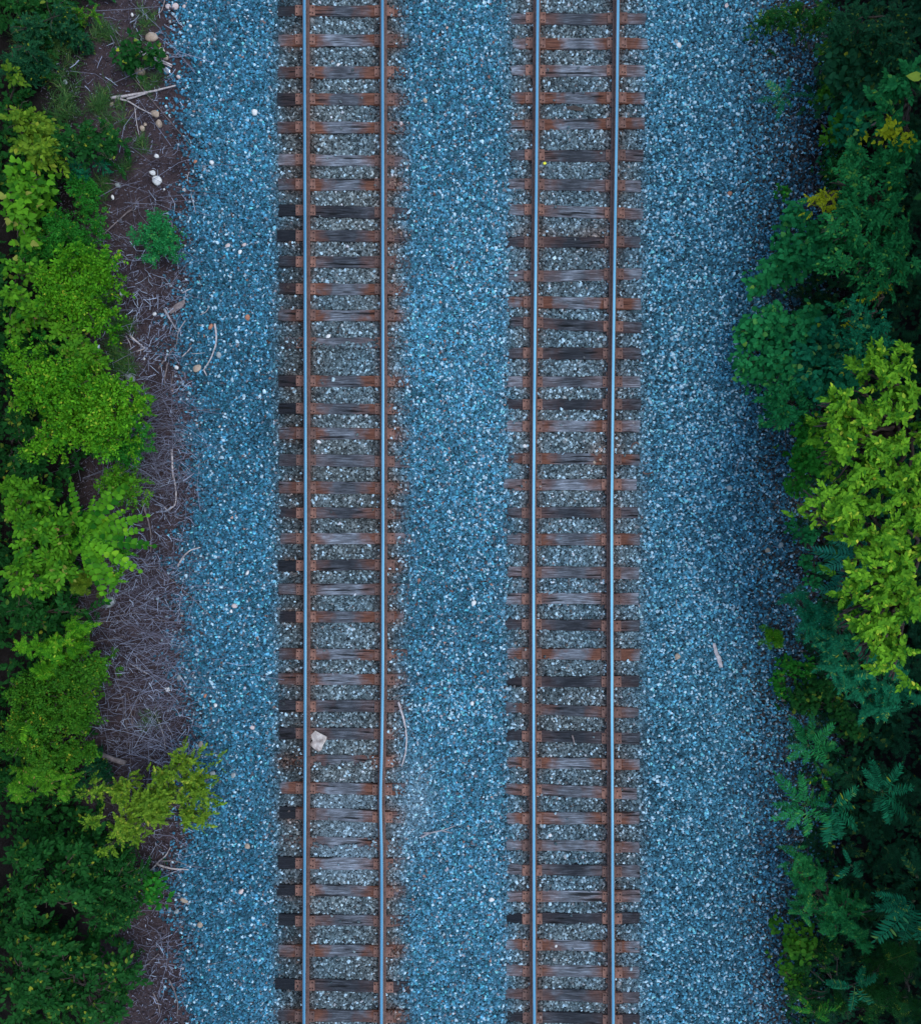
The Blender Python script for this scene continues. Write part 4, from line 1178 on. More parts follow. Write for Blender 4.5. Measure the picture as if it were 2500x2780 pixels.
rosette('fern', 'dim fern on the bottom edge of the right bank', 'fern', (2210, 2750), .9, [(2150, 2740), (2260, 2720), (2165, 2700), (2250, 2775), (2290, 2740)], 'green', group=GR)
Q_('shrub', 'fine leaved shrub in the bottom right corner', 'shrub', 'fern', 'mid', [(2440, 2720, 40), (2480, 2680, 40), (2420, 2760, 36), (2470, 2760, 40), (2480, 2600, 36), (2455, 2620, 28)], 1.1, scale=1.4, dens=.7, depth=.7)
Q_('shrub', 'low dark shrub along the bottom edge by the ballast', 'shrub', 'small', 'mid', [(2190, 2630, 28), (2240, 2610, 28), (2280, 2600, 24), (2200, 2700, 30), (2180, 2730, 24), (2400, 2650, 20), (2310, 2770, 30), (2250, 2640, 24), (2230, 2760, 30), (2370, 2770, 30)], .5)

# unseen tall trees added on both sides, outside the picture, to shade its edges
def shade_tree(side, x, y, h, label):
    g = Vector((side * x, y, 0)); g.z = float(ground_z(g.x, g.y))
    e = empty('tree', g); tag(e, label, 'tree', 'added shade trees beyond the picture')
    V, T, Cc, off = [], [], [], 0
    for k in range(7):
        c = np.array((random.gauss(0, .7), random.gauss(0, .8), h * (.35 + .1 * k)))
        R_ = 1.55 * (1 - .25 * abs(k - 3) / 3)
        n = 190
        d = rng.normal(0, 1, (n, 3)); d /= np.linalg.norm(d, axis=1)[:, None]
        p = c + d * R_ * (rng.random(n) ** .4)[:, None] * np.array((1, 1.15, .7))
        v, t, cc = place('oval', p, np.arctan2(d[:, 1], d[:, 0]) + rng.normal(0, .6, n), rng.normal(0, .3, n), rng.normal(0, .4, n), rng.uniform(1.6, 2.6, n))
        V.append(v); T.append(t + off); Cc.append(cc); off += len(v)
    link('crown', tri_mesh('crown', np.concatenate(V), np.concatenate(T), np.concatenate(Cc)), leaf_mat(*COL['mid']), e)
    bt = bmesh.new(); tube(bt, curve_pts((0, 0, -.1), (0, 0, h * .85), 0, 7, .08), .14, .05, 8)
    bm_obj('trunk', bt, M_bark, e)
for sd_, nm in ((1, 'right'), (-1, 'left')):
    for i in range(9):
        shade_tree(sd_, (10.6 if sd_ > 0 else 11.2) + .5 * math.sin(i * 2.3), -13.5 + i * 3.35 + .4 * math.sin(i * 5 + sd_), 8.6 + .9 * math.sin(i * 1.7 + sd_),
                  'unseen tree added for shade beyond the %s edge, %s from the bottom' % (nm, ORD[i]))

# ------------------------------------------------------------------ undergrowth, grass, leaf litter: uncountable stuff
def in_left(px_edge_pts):
    ys = [p[0] for p in px_edge_pts]; xs = [p[1] for p in px_edge_pts]
    return lambda Y: (np.interp(1390 - Y / K0, ys, xs) - 1250) * K0
LV = in_left([(-400, 330), (0, 260), (150, 110), (300, 140), (430, 170), (560, 140), (700, 210), (860, 160), (960, 210), (1200, 260), (1300, 160), (1400, 240), (1550, 240), (1700, 170), (1900, 190), (2080, 220), (2250, 300), (2500, 330), (2780, 300), (3200, 300)])
RV = in_left([(-400, 2250), (0, 2270), (200, 2310), (400, 2290), (520, 2310), (620, 2240), (900, 2160), (1000, 2160), (1200, 2220), (1400, 2240), (1550, 2250), (1650, 2250), (1850, 2220), (2000, 2200), (2200, 2190), (2400, 2210), (2600, 2170), (2780, 2170), (3200, 2170)])

def undergrowth(nm, label, side, n, color, kinds):
    V, T, Cc, off = [], [], [], 0
    for kind, frac, zmax in kinds:
        m = int(n * frac)
        Y = rng.uniform(-12, 12, m)
        e = LV(Y) if side < 0 else RV(Y)
        X = e + side * (rng.random(m) ** .9) * 5.5 + rng.normal(0, .07, m)
        keep = smoothn(X, Y, 2.6, 3.0 + zmax) > (.36 if side < 0 else .12)
        X, Y = X[keep], Y[keep]; m = len(X)
        dist = np.abs(X - (LV(Y) if side < 0 else RV(Y)))
        Z = ground_z(X, Y) + .05 + rng.random(m) * np.minimum(zmax, .1 + dist * .6)
        v, t, c = place(kind, np.stack([X, Y, Z], 1), rng.uniform(0, 6.28, m), rng.normal(.0, .3, m), rng.normal(0, .3, m), rng.uniform(.7, 1.2, m))
        V.append(v); T.append(t + off); Cc.append(c); off += len(v)
    o = link(nm, tri_mesh(nm, np.concatenate(V), np.concatenate(T), np.concatenate(Cc)), leaf_mat(*COL[color]))
    tag(o, label, 'undergrowth', kind='stuff')
undergrowth('undergrowth', 'dark leafy undergrowth beneath the left bank shrubs', -1, 12000, 'mid', (('small', .5, .5), ('oval', .25, .5), ('heart', .25, .4)))
undergrowth('undergrowth', 'dark leafy undergrowth beneath the right bank trees', 1, 9000, 'deep', (('small', .4, .5), ('heart', .3, .4), ('fern', .3, .6)))

def slivers(nm, label, cat, X, Y, Z, L, W, az, pitch, tint, mat, bend=0):
    """many thin three sided sticks baked in one mesh"""
    n = len(X)
    d = np.stack([np.cos(az) * np.cos(pitch), np.sin(az) * np.cos(pitch), np.sin(pitch)], 1)
    p = np.stack([-np.sin(az), np.cos(az), np.zeros(n)], 1)
    u = np.cross(d, p)
    c = np.stack([X, Y, Z], 1)
    bd = rng.normal(0, 1, n) * bend * L
    V = np.zeros((n, 9, 3))
    for s, (t, off) in enumerate(((-.5, 0), (0, 1), (.5, 0))):
        cc = c + d * (t * L)[:, None] + p * (bd * off)[:, None]
        ww = W * (1 - .5 * (t + .5))
        for k, a in enumerate((0, 2.09, 4.19)):
            V[:, s * 3 + k] = cc + (p * math.cos(a) - u * math.sin(a)) * ww[:, None]
    tr = []
    for s in (0, 3):
        for k in range(3):
            a, b = s + k, s + (k + 1) % 3
            tr += [(a, b, b + 3), (a, b + 3, a + 3)]
    tr = np.array(tr)
    T = tr[None] + (np.arange(n) * 9)[:, None, None]
    o = link(nm, tri_mesh(nm, V.reshape(-1, 3), T.reshape(-1, 3), np.repeat(tint, 9)), mat)
    tag(o, label, cat, kind='stuff')

M_litter = tint_mat('litter', [(0, (.03, .019, .022)), (.3, (.085, .062, .072)), (.55, (.18, .165, .205)), (.8, (.32, .34, .43)), (1, (.55, .62, .74))])
M_grass = tint_mat('grass', [(0, (.012, .05, .01)), (.6, (.04, .13, .025)), (.85, (.12, .20, .04)), (1, (.30, .28, .12))], .6)

def litter():
    n = 30000
    Y = rng.uniform(-12, 12, n)
    py = 1390 - Y / K0
    e0, e1 = LV(Y) - .35, left_edge(Y)
    t = rng.random(n)
    X = e0 + (e1 - e0 + .12) * t ** .8 + rng.normal(0, .07, n)
    dens = np.interp(py, [-400, 0, 300, 600, 700, 2050, 2150, 2800, 3200], [.35, .35, .35, .5, 1, 1, .6, .45, .4])
    k = (rng.random(n) < dens * np.clip(.15 + 1.5 * (smoothn(X, Y, 3.1, 1.7) - .1), 0, 1)) & (X < e1 + .3)
    X, Y, py = X[k], Y[k], py[k]; n = len(X)
    mid = np.clip((X - LV(Y)) / .6, 0, 1)
    L = rng.lognormal(-2.75, .55, n); L = np.clip(L, .025, .45)
    W = np.clip(L * .04, .0025, .008) * rng.lognormal(0, .45, n)
    slivers('twig_litter', 'broken grey and brown twigs matted over the soil strip', 'litter', X, Y, ground_z(X, Y) + .01 + rng.random(n) ** 2 * .10 * mid, L, W,
            rng.uniform(0, 6.28, n), rng.normal(0, .18, n), np.clip(rng.beta(1.6, 2.4, n) * (.6 + .5 * mid), 0, 1), M_litter, .16)
    # long thin stems fallen across
    n = 900
    c = rng.random(n)
    py = np.where(c < .35, rng.uniform(1050, 1350, n), np.where(c < .75, rng.uniform(1500, 2080, n), rng.uniform(0, 2700, n)))
    px = rng.normal(400, 75, n)
    Y = -(py - 1390) * K0; X = (px - 1250) * K0
    az = np.where(rng.random(n) < .55, rng.normal(0.05, .35, n), rng.uniform(0, 3.14, n))
    L = rng.uniform(.35, 1.5, n)
    slivers('fallen_stems', 'long thin dead stems fallen across the soil strip', 'stems', X, Y, ground_z(X, Y) + rng.uniform(.04, .22, n), L, rng.uniform(.003, .007, n),
            az, rng.normal(0, .05, n), np.clip(rng.normal(.55, .16, n), 0, 1), M_litter, .06)
    # broken bleached branch pieces
    n = 900
    py = np.where(rng.random(n) < .75, rng.uniform(640, 2080, n), rng.uniform(0, 2780, n)); Y = -(py - 1390) * K0
    X = LV(Y) + .1 + (left_edge(Y) - LV(Y)) * rng.beta(2.2, 1.5, n)
    L = rng.uniform(.06, .30, n)
    slivers('broken_branches', 'short bleached branch pieces strewn over the soil strip', 'branches', X, Y, ground_z(X, Y) + rng.uniform(.03, .11, n), L, rng.uniform(.004, .010, n),
            rng.uniform(0, 6.28, n), rng.normal(0, .12, n), np.clip(rng.normal(.82, .12, n), 0, 1), M_litter, .08)
    # leaf crumbs and wood chips
    n = 16000
    Y = rng.uniform(-12, 12, n); X = LV(Y) - .3 + (left_edge(Y) - LV(Y) + .3) * rng.random(n)
    L = rng.uniform(.015, .05, n)
    slivers('leaf_crumbs', 'dead leaf crumbs and bark chips on the soil strip', 'litter', X, Y, ground_z(X, Y) + .008 + rng.random(n) * .04, L, L * .26,
            rng.uniform(0, 6.28, n), rng.normal(0, .2, n), np.clip(rng.beta(1.6, 3.2, n), 0, 1), M_litter, .1)
    n = 3500
    Y = rng.uniform(-12, 12, n); X = RV(Y) + rng.uniform(-.9, 1.2, n)
    L = rng.uniform(.03, .16, n)
    slivers('leaf_crumbs', 'dark twigs and dead leaves along the right ballast edge', 'litter', X, Y, ground_z(X, Y) + .03 + rng.random(n) * .02, L, L * .06,
            rng.uniform(0, 6.28, n), rng.normal(0, .15, n), np.clip(rng.beta(1.5, 3.5, n), 0, 1), M_litter, .1)
litter()

def grass():
    cl = [(60, 30, 90, 300), (130, 90, 70, 260), (110, 60, 90, 300), (265, 75, 30, 150), (150, 130, 60, 160), (250, 255, 36, 260), (150, 280, 40, 170), (40, 170, 50, 160), (160, 240, 60, 150), (300, 300, 30, 90),
          (320, 440, 18, 70), (215, 560, 30, 120), (310, 885, 30, 260), (300, 860, 26, 120), (310, 960, 34, 260), (330, 1000, 26, 150), (285, 800, 20, 80), (380, 50, 34, 90), (390, 215, 24, 90), (260, 500, 24, 90), (330, 120, 40, 70), (400, 1960, 24, 60), (260, 480, 20, 60), (370, 370, 24, 60)]
    X, Y, az = [], [], []
    for px, py, r, n in cl:
        x, y, _ = at(px, py)
        for _ in range(max(1, n // 14)):
            cx, cy = x + random.gauss(0, r * K0 * .55), y + random.gauss(0, r * K0 * .55)
            for _ in range(26):
                X.append(cx + random.gauss(0, .03)); Y.append(cy + random.gauss(0, .03)); az.append(random.uniform(0, 6.28))
    X, Y, az = map(np.array, (X, Y, az)); n = len(X)
    L = rng.uniform(.10, .30, n); W = rng.uniform(.0022, .004, n)
    g = ground_z(X, Y)
    d = np.stack([np.cos(az), np.sin(az)], 1); p = np.stack([-np.sin(az), np.cos(az)], 1)
    V = np.zeros((n, 6, 3))
    for s, (h, zz, ww) in enumerate(((0, 0, 1), (.45, .42, .9), (1, .45, .12))):
        c = np.stack([X, Y], 1) + d * (h * L)[:, None]
        for k, sg in enumerate((-1, 1)):
            V[:, s * 2 + k, :2] = c + p * (sg * W * ww)[:, None]
            V[:, s * 2 + k, 2] = g + zz * L * rng.uniform(.9, 1.1)
    T = np.array([(0, 1, 3), (0, 3, 2), (2, 3, 5), (2, 5, 4)])[None] + (np.arange(n) * 6)[:, None, None]
    o = link('grass', tri_mesh('grass', V.reshape(-1, 3), T.reshape(-1, 3), np.repeat(np.clip(rng.beta(2, 2.5, n), 0, 1), 6)), M_grass)
    tag(o, 'thin tufts of green grass among the left bank shrubs', 'grass', kind='stuff')
grass()

# ------------------------------------------------------------------ loose stones that stand out
M_st = {
 'tan': stone_mat('tan_stone', (.28, .20, .14), (.48, .37, .27)),
 'white': stone_mat('white_stone', (.55, .52, .48), (.85, .82, .76)),
 'grey': stone_mat('grey_stone', (.18, .2, .2), (.38, .4, .38)),
 'pink': stone_mat('pink_stone', (.45, .34, .30), (.68, .55, .50)),
 'orange': stone_mat('orange_stone', (.30, .10, .05), (.50, .24, .15)),
}
def cobble(px, py, r, kind, label, asp=.8, cat='stone', name='cobble'):
    q = random.Random(int(px * 13 + py))
    x, y, z = at_ground(px, py, .03)
    R = r * K0
    bm = bmesh.new()
    bmesh.ops.create_icosphere(bm, subdivisions=3, radius=1)
    ph = [q.uniform(0, 6) for _ in range(6)]
    for v in bm.verts:
        c = v.co
        f = 1 + .10 * math.sin(c.x * 2.3 + ph[0]) + .09 * math.sin(c.y * 2.9 + ph[1] + c.x) + .06 * math.sin(c.z * 3.7 + ph[2] + c.y * 2) + .03 * math.sin(c.x * 7 + c.y * 6 + ph[3])
        v.co = Vector((c.x * f * R, c.y * f * R * asp, c.z * f * R * .62))
    o = bm_obj(name, bm, M_st[kind], smooth=True)
    o.location = (x, y, z + R * .12)
    o.rotation_euler = (q.uniform(-.15, .15), q.uniform(-.15, .15), q.uniform(0, 3.1))
    tag(o, label, cat, 'loose stones on the bank and ballast')
for a in [
 (414, 100, 17, 'tan', 'largest tan boulder, right of the broad leaved seedling', .8),
 (381, 190, 15, 'tan', 'egg shaped tan stone between two fallen branches', .85),
 (458, 18, 8, 'pink', 'left of the three pale stones in a row at the top'),
 (477, 17, 10, 'pink', 'middle and largest of the three pale stones at the top'),
 (500, 17, 6, 'pink', 'right and smallest of the three pale stones at the top'),
 (438, 138, 10, 'pink', 'peach coloured stone just below the largest boulder'),
 (451, 157, 8, 'tan', 'flat brown stone touching the split branch'),
 (456, 143, 4.5, 'grey', 'small grey pebble beside the peach coloured stone'),
 (360, 40, 5, 'white', 'white pebble above the broad leaved seedling'),
 (462, 58, 4.5, 'grey', 'grey pebble below the three pale stones'),
 (486, 208, 6, 'pink', 'pale round pebble right of the shiny scrap'),
 (518, 70, 5, 'white', 'white pebble on the ballast near the top left'),
 (422, 308, 12, 'tan', 'angular tan stone under the forked branch tip'),
 (432, 336, 12, 'tan', 'dull tan stone below the angular tan stone', .7),
 (387, 349, 8, 'tan', 'yellowish stone left of the dull tan stone'),
 (394, 337, 5, 'tan', 'small tan pebble above the yellowish stone'),
 (303, 283, 6, 'tan', 'brown pebble at the root of the forked branch'),
 (178, 222, 7, 'grey', 'dim grey stone in the upper left grass'),
 (425, 423, 7, 'white', 'bright white stone above the two large white ones'),
 (414, 468, 9, 'white', 'upper of the two large white stones by the soil edge'),
 (428, 490, 15, 'white', 'lower and larger of the two white stones by the soil edge', .72),
 (320, 502, 9, 'grey', 'blue grey round stone at the end of a short branch'),
 (306, 535, 6, 'white', 'white pebble below the blue grey round stone'),
 (446, 514, 3.5, 'white', 'tiny white pebble under the two large white stones'),
 (295, 430, 9, 'tan', 'tan stone half hidden in grass on the soil', .7),
 (576, 441, 7, 'white', 'white stone on the ballast, right of the orange pebble'),
 (531, 438, 6, 'orange', 'orange brown pebble on the ballast near the upper left'),
 (500, 515, 5, 'white', 'white pebble above the thin straight stick'),
 (692, 305, 9, 'white', 'large white pebble left of the fifth tie of the left track'),
 (619, 666, 7, 'pink', 'left of the three pale pebbles level with the plume seedling'),
 (664, 664, 6, 'pink', 'right of the three pale pebbles level with the plume seedling'),
 (651, 684, 6.5, 'white', 'lowest of the three pale pebbles level with the plume seedling'),
 (536, 1000, 12, 'tan', 'round tan stone beside the long curved stick'),
 (480, 998, 7, 'white', 'white stone left of the round tan stone'),
 (354, 1025, 15, 'grey', 'pale grey block at the tip of the upper left bush', .7),
 (420, 852, 6, 'white', 'white stone among twigs above the grey board'),
 (392, 974, 4, 'white', 'tiny white pebble amid purple twigs'),
 (672, 862, 9, 'orange', 'orange brick fragment on the left ballast', .75),
 (573, 888, 9, 'orange', 'dull orange stone beside the top of the long curved stick', .6),
 (595, 965, 9, 'grey', 'smooth blue grey cobble right of the long curved stick'),
 (299, 1635, 17, 'grey', 'big grey stone below the bright fronds'),
 (546, 2020, 9, 'tan', 'oval tan pebble above the olive yellow bush', .7),
 (638, 1645, 8, 'pink', 'pinkish pebble on the left ballast below centre'),
 (672, 1555, 6, 'white', 'white pebble left of the black tie on the left track'),
 (628, 1660, 5, 'white', 'small white pebble just under the pinkish one'),
 (585, 1915, 6, 'white', 'white pebble, lower right of a brown one'),
 (557, 1889, 6, 'orange', 'brown pebble on the lower left ballast'),
 (686, 1975, 7, 'pink', 'pink pebble level with the grey log'),
 (487, 1840, 8, 'grey', 'greenish pebble where ballast meets the twigs'),
 (577, 2100, 9, 'grey', 'grey pebble right of the olive yellow bush'),
 (633, 2105, 8, 'grey', 'second grey pebble, farther right of the olive yellow bush'),
 (672, 2298, 8, 'tan', 'tan pebble below the olive yellow bush'),
 (655, 2420, 8, 'pink', 'cream pebble on the lower left ballast'),
 (500, 2445, 10, 'tan', 'largest tan pebble on the lower left ballast'),
 (544, 2512, 9, 'tan', 'oval cream pebble near the bottom left', .7),
 (480, 2475, 7, 'grey', 'dull pebble below the largest tan pebble'),
 (1285, 1638, 8, 'white', 'white stone midway between the tracks'),
 (1281, 1910, 6, 'white', 'white pebble in the pale patch between the tracks'),
 (1842, 122, 8, 'white', 'round cream pebble right of the tracks near the top'),
 (1835, 112, 6, 'grey', 'flat pale pebble above the round cream pebble'),
 (1335, 2442, 8, 'white', 'white angular stone left of the right track near the bottom'),
 (1980, 525, 7, 'orange', 'brick red stone on the right ballast'),
 (2118, 1480, 9, 'grey', 'pale grey stone on the ballast left of the sumac', .7),
 (2082, 1494, 8, 'tan', 'brown stone left of the pale grey stone'),
 (1838, 1783, 9, 'tan', 'tan stone left of the wood splinter'),
 (2008, 2473, 8, 'grey', 'flat grey stone on the lower right ballast', .6),
 (2128, 1900, 9, 'tan', 'brown oval stone under the trailing vine', .7),
 (1978, 1325, 9, 'grey', 'smooth dark cobble on the right ballast'),
 (1425, 1211, 6, 'white', 'white pebble outside the left rail of the right track'),
 (1612, 1255, 5.5, 'tan', 'left of the two tan stones on the rust red tie'),
 (1630, 1249, 5.5, 'tan', 'right of the two tan stones on the rust red tie'),
 (1089, 335, 6, 'pink', 'cream pebble on the right end of the fifth left track tie'),
 (1153, 272, 7, 'tan', 'yellowish pebble right of the left track near the top'),
 (891, 913, 7, 'white', 'white pebble above the nearly buried tie'),
 (918, 175, 5, 'white', 'white pebble between the rails near the top of the left track'),
 (866, 1200, 6, 'white', 'white pebble in the crib below the light rust tie'),
 (1509, 2568, 4.5, 'white', 'white pebble lying on the light brown tie'),
 (1492, 2268, 5.5, 'white', 'cream pebble in a crib of the lower right track'),
]: cobble(*a)

# ------------------------------------------------------------------ fallen sticks
def stick(paths, r, mat, label, z=.05, name='stick', cat='stick', taper=.45, grp='fallen sticks on the bank and ballast', ends=None):
    bm = bmesh.new()
    q = random.Random(int(paths[0][0][0] * 7 + paths[0][0][1]))
    for j, path in enumerate(paths):
        pts = []
        for i, (px, py) in enumerate(path):
            zz = z * (1 if not ends else ends[min(i, len(ends) - 1)])
            pts.append(Vector(at_ground(px, py, zz + q.uniform(0, .01))))
        fine = []
        for a, b in zip(pts[:-1], pts[1:]):
            for k in range(4):
                p = a.lerp(b, k / 4)
                j_ = min(.006, r * .4)
                fine.append(p + Vector((q.uniform(-j_, j_), q.uniform(-j_, j_), 0)))
        fine.append(pts[-1])
        sm = [fine[0]] + [(fine[i - 1] + fine[i] * 2 + fine[i + 1]) / 4 for i in range(1, len(fine) - 1)] + [fine[-1]]
        rr_ = r * 1.3 * (1 if j == 0 else .7)
        tube(bm, sm, rr_, rr_ * taper, 7)
    o = bm_obj(name, bm, mat)
    tag(o, label, cat, grp)
for s in [
 ([[(345, 130), (400, 147), (468, 176)], [(352, 133), (410, 156), (466, 181)]], .026, M_pale, 'split pale branch below the broad leaved seedling'),
 ([[(302, 265), (350, 258), (420, 246), (477, 231)], [(318, 266), (345, 272), (380, 294), (412, 309)], [(345, 268), (380, 257), (400, 252)]], .024, M_pale, 'forked pale branch pointing at the ballast'),
 ([[(362, 210), (420, 280), (480, 350), (522, 398)]], .007, M_twig, 'long thin twig crossing over the forked branch'),
 ([[(306, 78), (330, 98)]], .011, M_twig, 'short grey branch above the broad leaved seedling'),
 ([[(245, 100), (290, 112), (330, 125)]], .011, M_bark, 'dark branch running into the broad leaved seedling'),
 ([[(447, 0), (441, 25), (425, 45)]], .009, M_twig, 'curved branch cut by the top edge'),
 ([[(366, 290), (372, 340), (378, 366)]], .007, M_pale, 'thin pale twig left of the angular tan stone'),
 ([[(270, 300), (302, 338)]], .009, M_twig, 'short pale stick on the bare soil'),
 ([[(518, 525), (526, 555), (532, 580)]], .007, M_pale, 'thin straight white stick on the ballast'),
 ([[(514, 466), (508, 482), (512, 495)]], .006, M_pale, 'little bent white twig on the ballast'),
 ([[(260, 653), (300, 618), (335, 585), (362, 565), (376, 536)], [(335, 585), (352, 568), (370, 575)]], .011, M_twig, 'crooked grey branch left of the plume seedling'),
 ([[(275, 496), (300, 497), (318, 502)]], .012, M_twig, 'stub of branch ending at the blue grey stone'),
 ([[(583, 878), (587, 905), (586, 935), (575, 970), (553, 1003)], [(553, 1003), (562, 1020)]], .017, M_pale, 'long curved bleached stick on the left ballast'),
 ([[(446, 838), (462, 866), (478, 893)]], .022, M_pale, 'straight bleached stick below the grey board'),
 ([[(503, 870), (483, 900), (480, 935)]], .009, M_pale, 'hooked pale twig at the ballast edge'),
 ([[(353, 911), (375, 930), (394, 946)], [(394, 946), (370, 954)]], .018, M_pale, 'pale stick making a sharp V on the twigs'),
 ([[(342, 912), (352, 930), (357, 946)]], .009, M_pale, 'short pale stick left of the V shaped one'),
 ([[(545, 854), (560, 846), (568, 831)]], .008, M_pale, 'small hooked white twig on the ballast'),
 ([[(494, 968), (508, 955), (520, 941)]], .010, M_pale, 'short pale stick above the round tan stone'),
 ([[(495, 795), (508, 788), (520, 783)]], .008, M_pale, 'short white twig at the edge of the ballast'),
 ([[(520, 960), (540, 959), (556, 957)]], .006, M_pale, 'tiny pale splinter near the curved stick'),
 ([[(541, 882), (555, 882)]], .006, M_pale, 'tiny white splinter left of the orange stone'),
 ([[(430, 1000), (455, 965), (478, 935)]], .010, M_twig, 'grey stick leaning toward the hooked pale twig'),
 ([[(455, 985), (448, 1020), (446, 1050)], [(470, 1010), (466, 1040), (461, 1060)]], .009, M_twig, 'pair of upright grey sticks among the purple twigs'),
 ([[(350, 1167), (430, 1165), (490, 1156), (548, 1165)]], .007, M_twig, 'long thin stem with a white tip over the ballast'),
 ([[(345, 1142), (420, 1118), (520, 1114), (600, 1110)]], .006, M_twig, 'long wiry stem above the white tipped one'),
 ([[(400, 1332), (480, 1290), (560, 1250), (620, 1218)]], .006, M_twig, 'thin stem slanting up over the ballast'),
 ([[(466, 1220), (468, 1280), (479, 1330), (477, 1370), (455, 1388)], [(455, 1388), (445, 1375)]], .018, M_pale, 'curved grey branch shaped like a hook'),
 ([[(386, 1350), (392, 1385), (402, 1410), (410, 1450), (409, 1500)]], .015, M_twig, 'upright grey branch beside the long fronds'),
 ([[(365, 1508), (450, 1560), (520, 1622), (590, 1692)]], .008, M_twig, 'long thin branch running down onto the ballast'),
 ([[(482, 1538), (497, 1510), (518, 1493), (544, 1486)]], .016, M_pale, 'pale curved stick at the ballast edge below centre'),
 ([[(195, 1688), (300, 1688), (400, 1679), (530, 1698)]], .008, M_twig, 'long nearly level stem under the big grey stone'),
 ([[(210, 1700), (320, 1670), (420, 1655), (500, 1636)]], .007, M_twig, 'long stem rising over the level one'),
 ([[(352, 1802), (376, 1816), (400, 1830)]], .010, M_pale, 'short pale stick in the darkest twig pile'),
 ([[(250, 1745), (310, 1733), (345, 1725)]], .014, M_twig, 'split grey stick above the twig pile'),
 ([[(300, 1780), (330, 1890), (348, 1990), (356, 2090)]], .009, M_twig, 'tall thin branch standing out of the twig pile'),
 ([[(360, 1975), (355, 1920), (345, 1880)], [(358, 1980), (372, 1900)]], .007, M_twig, 'forked thin branch beside the grey log'),
 ([[(230, 2075), (290, 2040), (340, 1978)]], .009, M_twig, 'brown branch crossing over the grey log'),
 ([[(432, 1960), (445, 2000), (449, 2035)], [(420, 1935), (434, 1972)]], .009, M_pale, 'pale twig at the ballast edge right of the log'),
 ([[(452, 1968), (470, 1998)]], .008, M_pale, 'short pale splinter right of the pale twig'),
 ([[(395, 2050), (420, 2068), (440, 2078)]], .008, M_twig, 'short twig above the olive yellow bush'),
 ([[(520, 2042), (530, 2035), (550, 2035)], [(520, 2040), (540, 2010)]], .005, M_pale, 'thin forked twig above the olive yellow bush'),
 ([[(425, 2347), (465, 2359), (512, 2362)]], .018, M_pale, 'curved pale branch below the olive yellow bush'),
 ([[(437, 2338), (475, 2338), (512, 2350)]], .009, M_twig, 'thinner branch above the curved pale one'),
 ([[(380, 2390), (405, 2370), (428, 2342), (450, 2325), (463, 2300)]], .015, M_pale, 'bent branch climbing toward the olive yellow bush'),
 ([[(395, 2384), (420, 2386), (445, 2390)]], .010, M_twig, 'short branch left of the dark red soil'),
 ([[(405, 2395), (420, 2410), (431, 2425)]], .009, M_twig, 'short branch by the maple leaved seedling'),
 ([[(458, 2660), (474, 2690), (483, 2725), (481, 2760)]], .014, M_twig, 'curved blue grey branch near the bottom edge'),
 ([[(415, 2695), (430, 2725), (434, 2752)]], .010, M_twig, 'crooked twig left of the curved blue grey branch'),
 ([[(560, 2620), (590, 2615), (640, 2600), (670, 2594)]], .005, M_twig, 'wiry stem on the lower left ballast'),
 ([[(430, 2590), (400, 2620), (370, 2650)], [(430, 2590), (470, 2640)]], .007, M_twig, 'spread twigs above the bottom left soil strip'),
 ([[(1145, 2274), (1162, 2263), (1198, 2256), (1235, 2243)], [(1148, 2262), (1175, 2261)], [(1200, 2256), (1228, 2262)]], .016, M_pale, 'forked bleached stick between the tracks'),
 ([[(1138, 2106), (1170, 2080), (1200, 2060), (1226, 2049)], [(1150, 2090), (1190, 2082)]], .004, M_twig, 'fine branching twig between the tracks'),
 ([[(1063, 1895), (1085, 1888), (1110, 1887)]], .006, M_twig, 'short twig above the bowed stick by the left track'),
 ([[(1047, 1112), (1060, 1120), (1073, 1131)]], .006, M_twig, 'short brown stick across a right plate of the left track'),
 ([[(1047, 1180), (1065, 1185)]], .005, M_twig, 'small stick on the light rust tie'),
 ([[(2047, 1695), (2052, 1712)]], .006, M_pale, 'thin white splinter on the right ballast'),
 ([[(2005, 1250), (2000, 1270), (1995, 1290)]], .005, M_twig, 'thin dark twig on the right ballast'),
 ([[(1835, 1628), (1838, 1655)]], .007, M_pale, 'short pale stick right of the right track'),
 ([[(2220, 320), (2245, 345), (2260, 365)], [(2255, 350), (2280, 310), (2315, 278)]], .007, M_twig, 'thin crossed twigs at the right ballast edge'),
 ([[(2130, 1165), (2133, 1200), (2134, 1235)]], .005, M_twig, 'upright thin twig on the ballast under the right shrubs'),
 ([[(1280, 1840), (1300, 1870), (1316, 1855)], [(1240, 1800), (1256, 1835)]], .004, M_twig, 'wispy stalks between the tracks'),
]: stick(*s)
stick([[(1081, 1906), (1092, 1940), (1101, 1975), (1104, 2010), (1100, 2050), (1090, 2082)]], .02, M_pale, 'bowed bleached stick beside the right rail of the left track', .05, ends=[1.6, 1.4, 1])
stick([[(1552, 1996), (1557, 2008), (1559, 2022)]], .014, M_twig, 'curved stick lying on the black tie of the right track', .105)
stick([[(230, 2030), (285, 2055), (340, 2073)]], .042, M_twig, 'thick weathered log at the lower left', .16, 'log', 'log', .95)
stick([[(2365, 340), (2392, 322), (2405, 305), (2402, 285), (2390, 262), (2392, 240)], [(2405, 290), (2415, 288)], [(2398, 325), (2412, 318)], [(2390, 265), (2370, 268)]], .014, M_twig, 'bare crooked dead branch over the upper right shrubs', 1.15, 'dead_branch', 'branch')
stick([[(2310, 90), (2325, 150), (2310, 130)], [(2312, 130), (2330, 110)], [(2312, 130), (2290, 150)], [(2312, 135), (2335, 140)]], .006, M_twig, 'fine dead twigs over the shadowy heart leaved shrub', 1.1, 'dead_branch', 'branch')

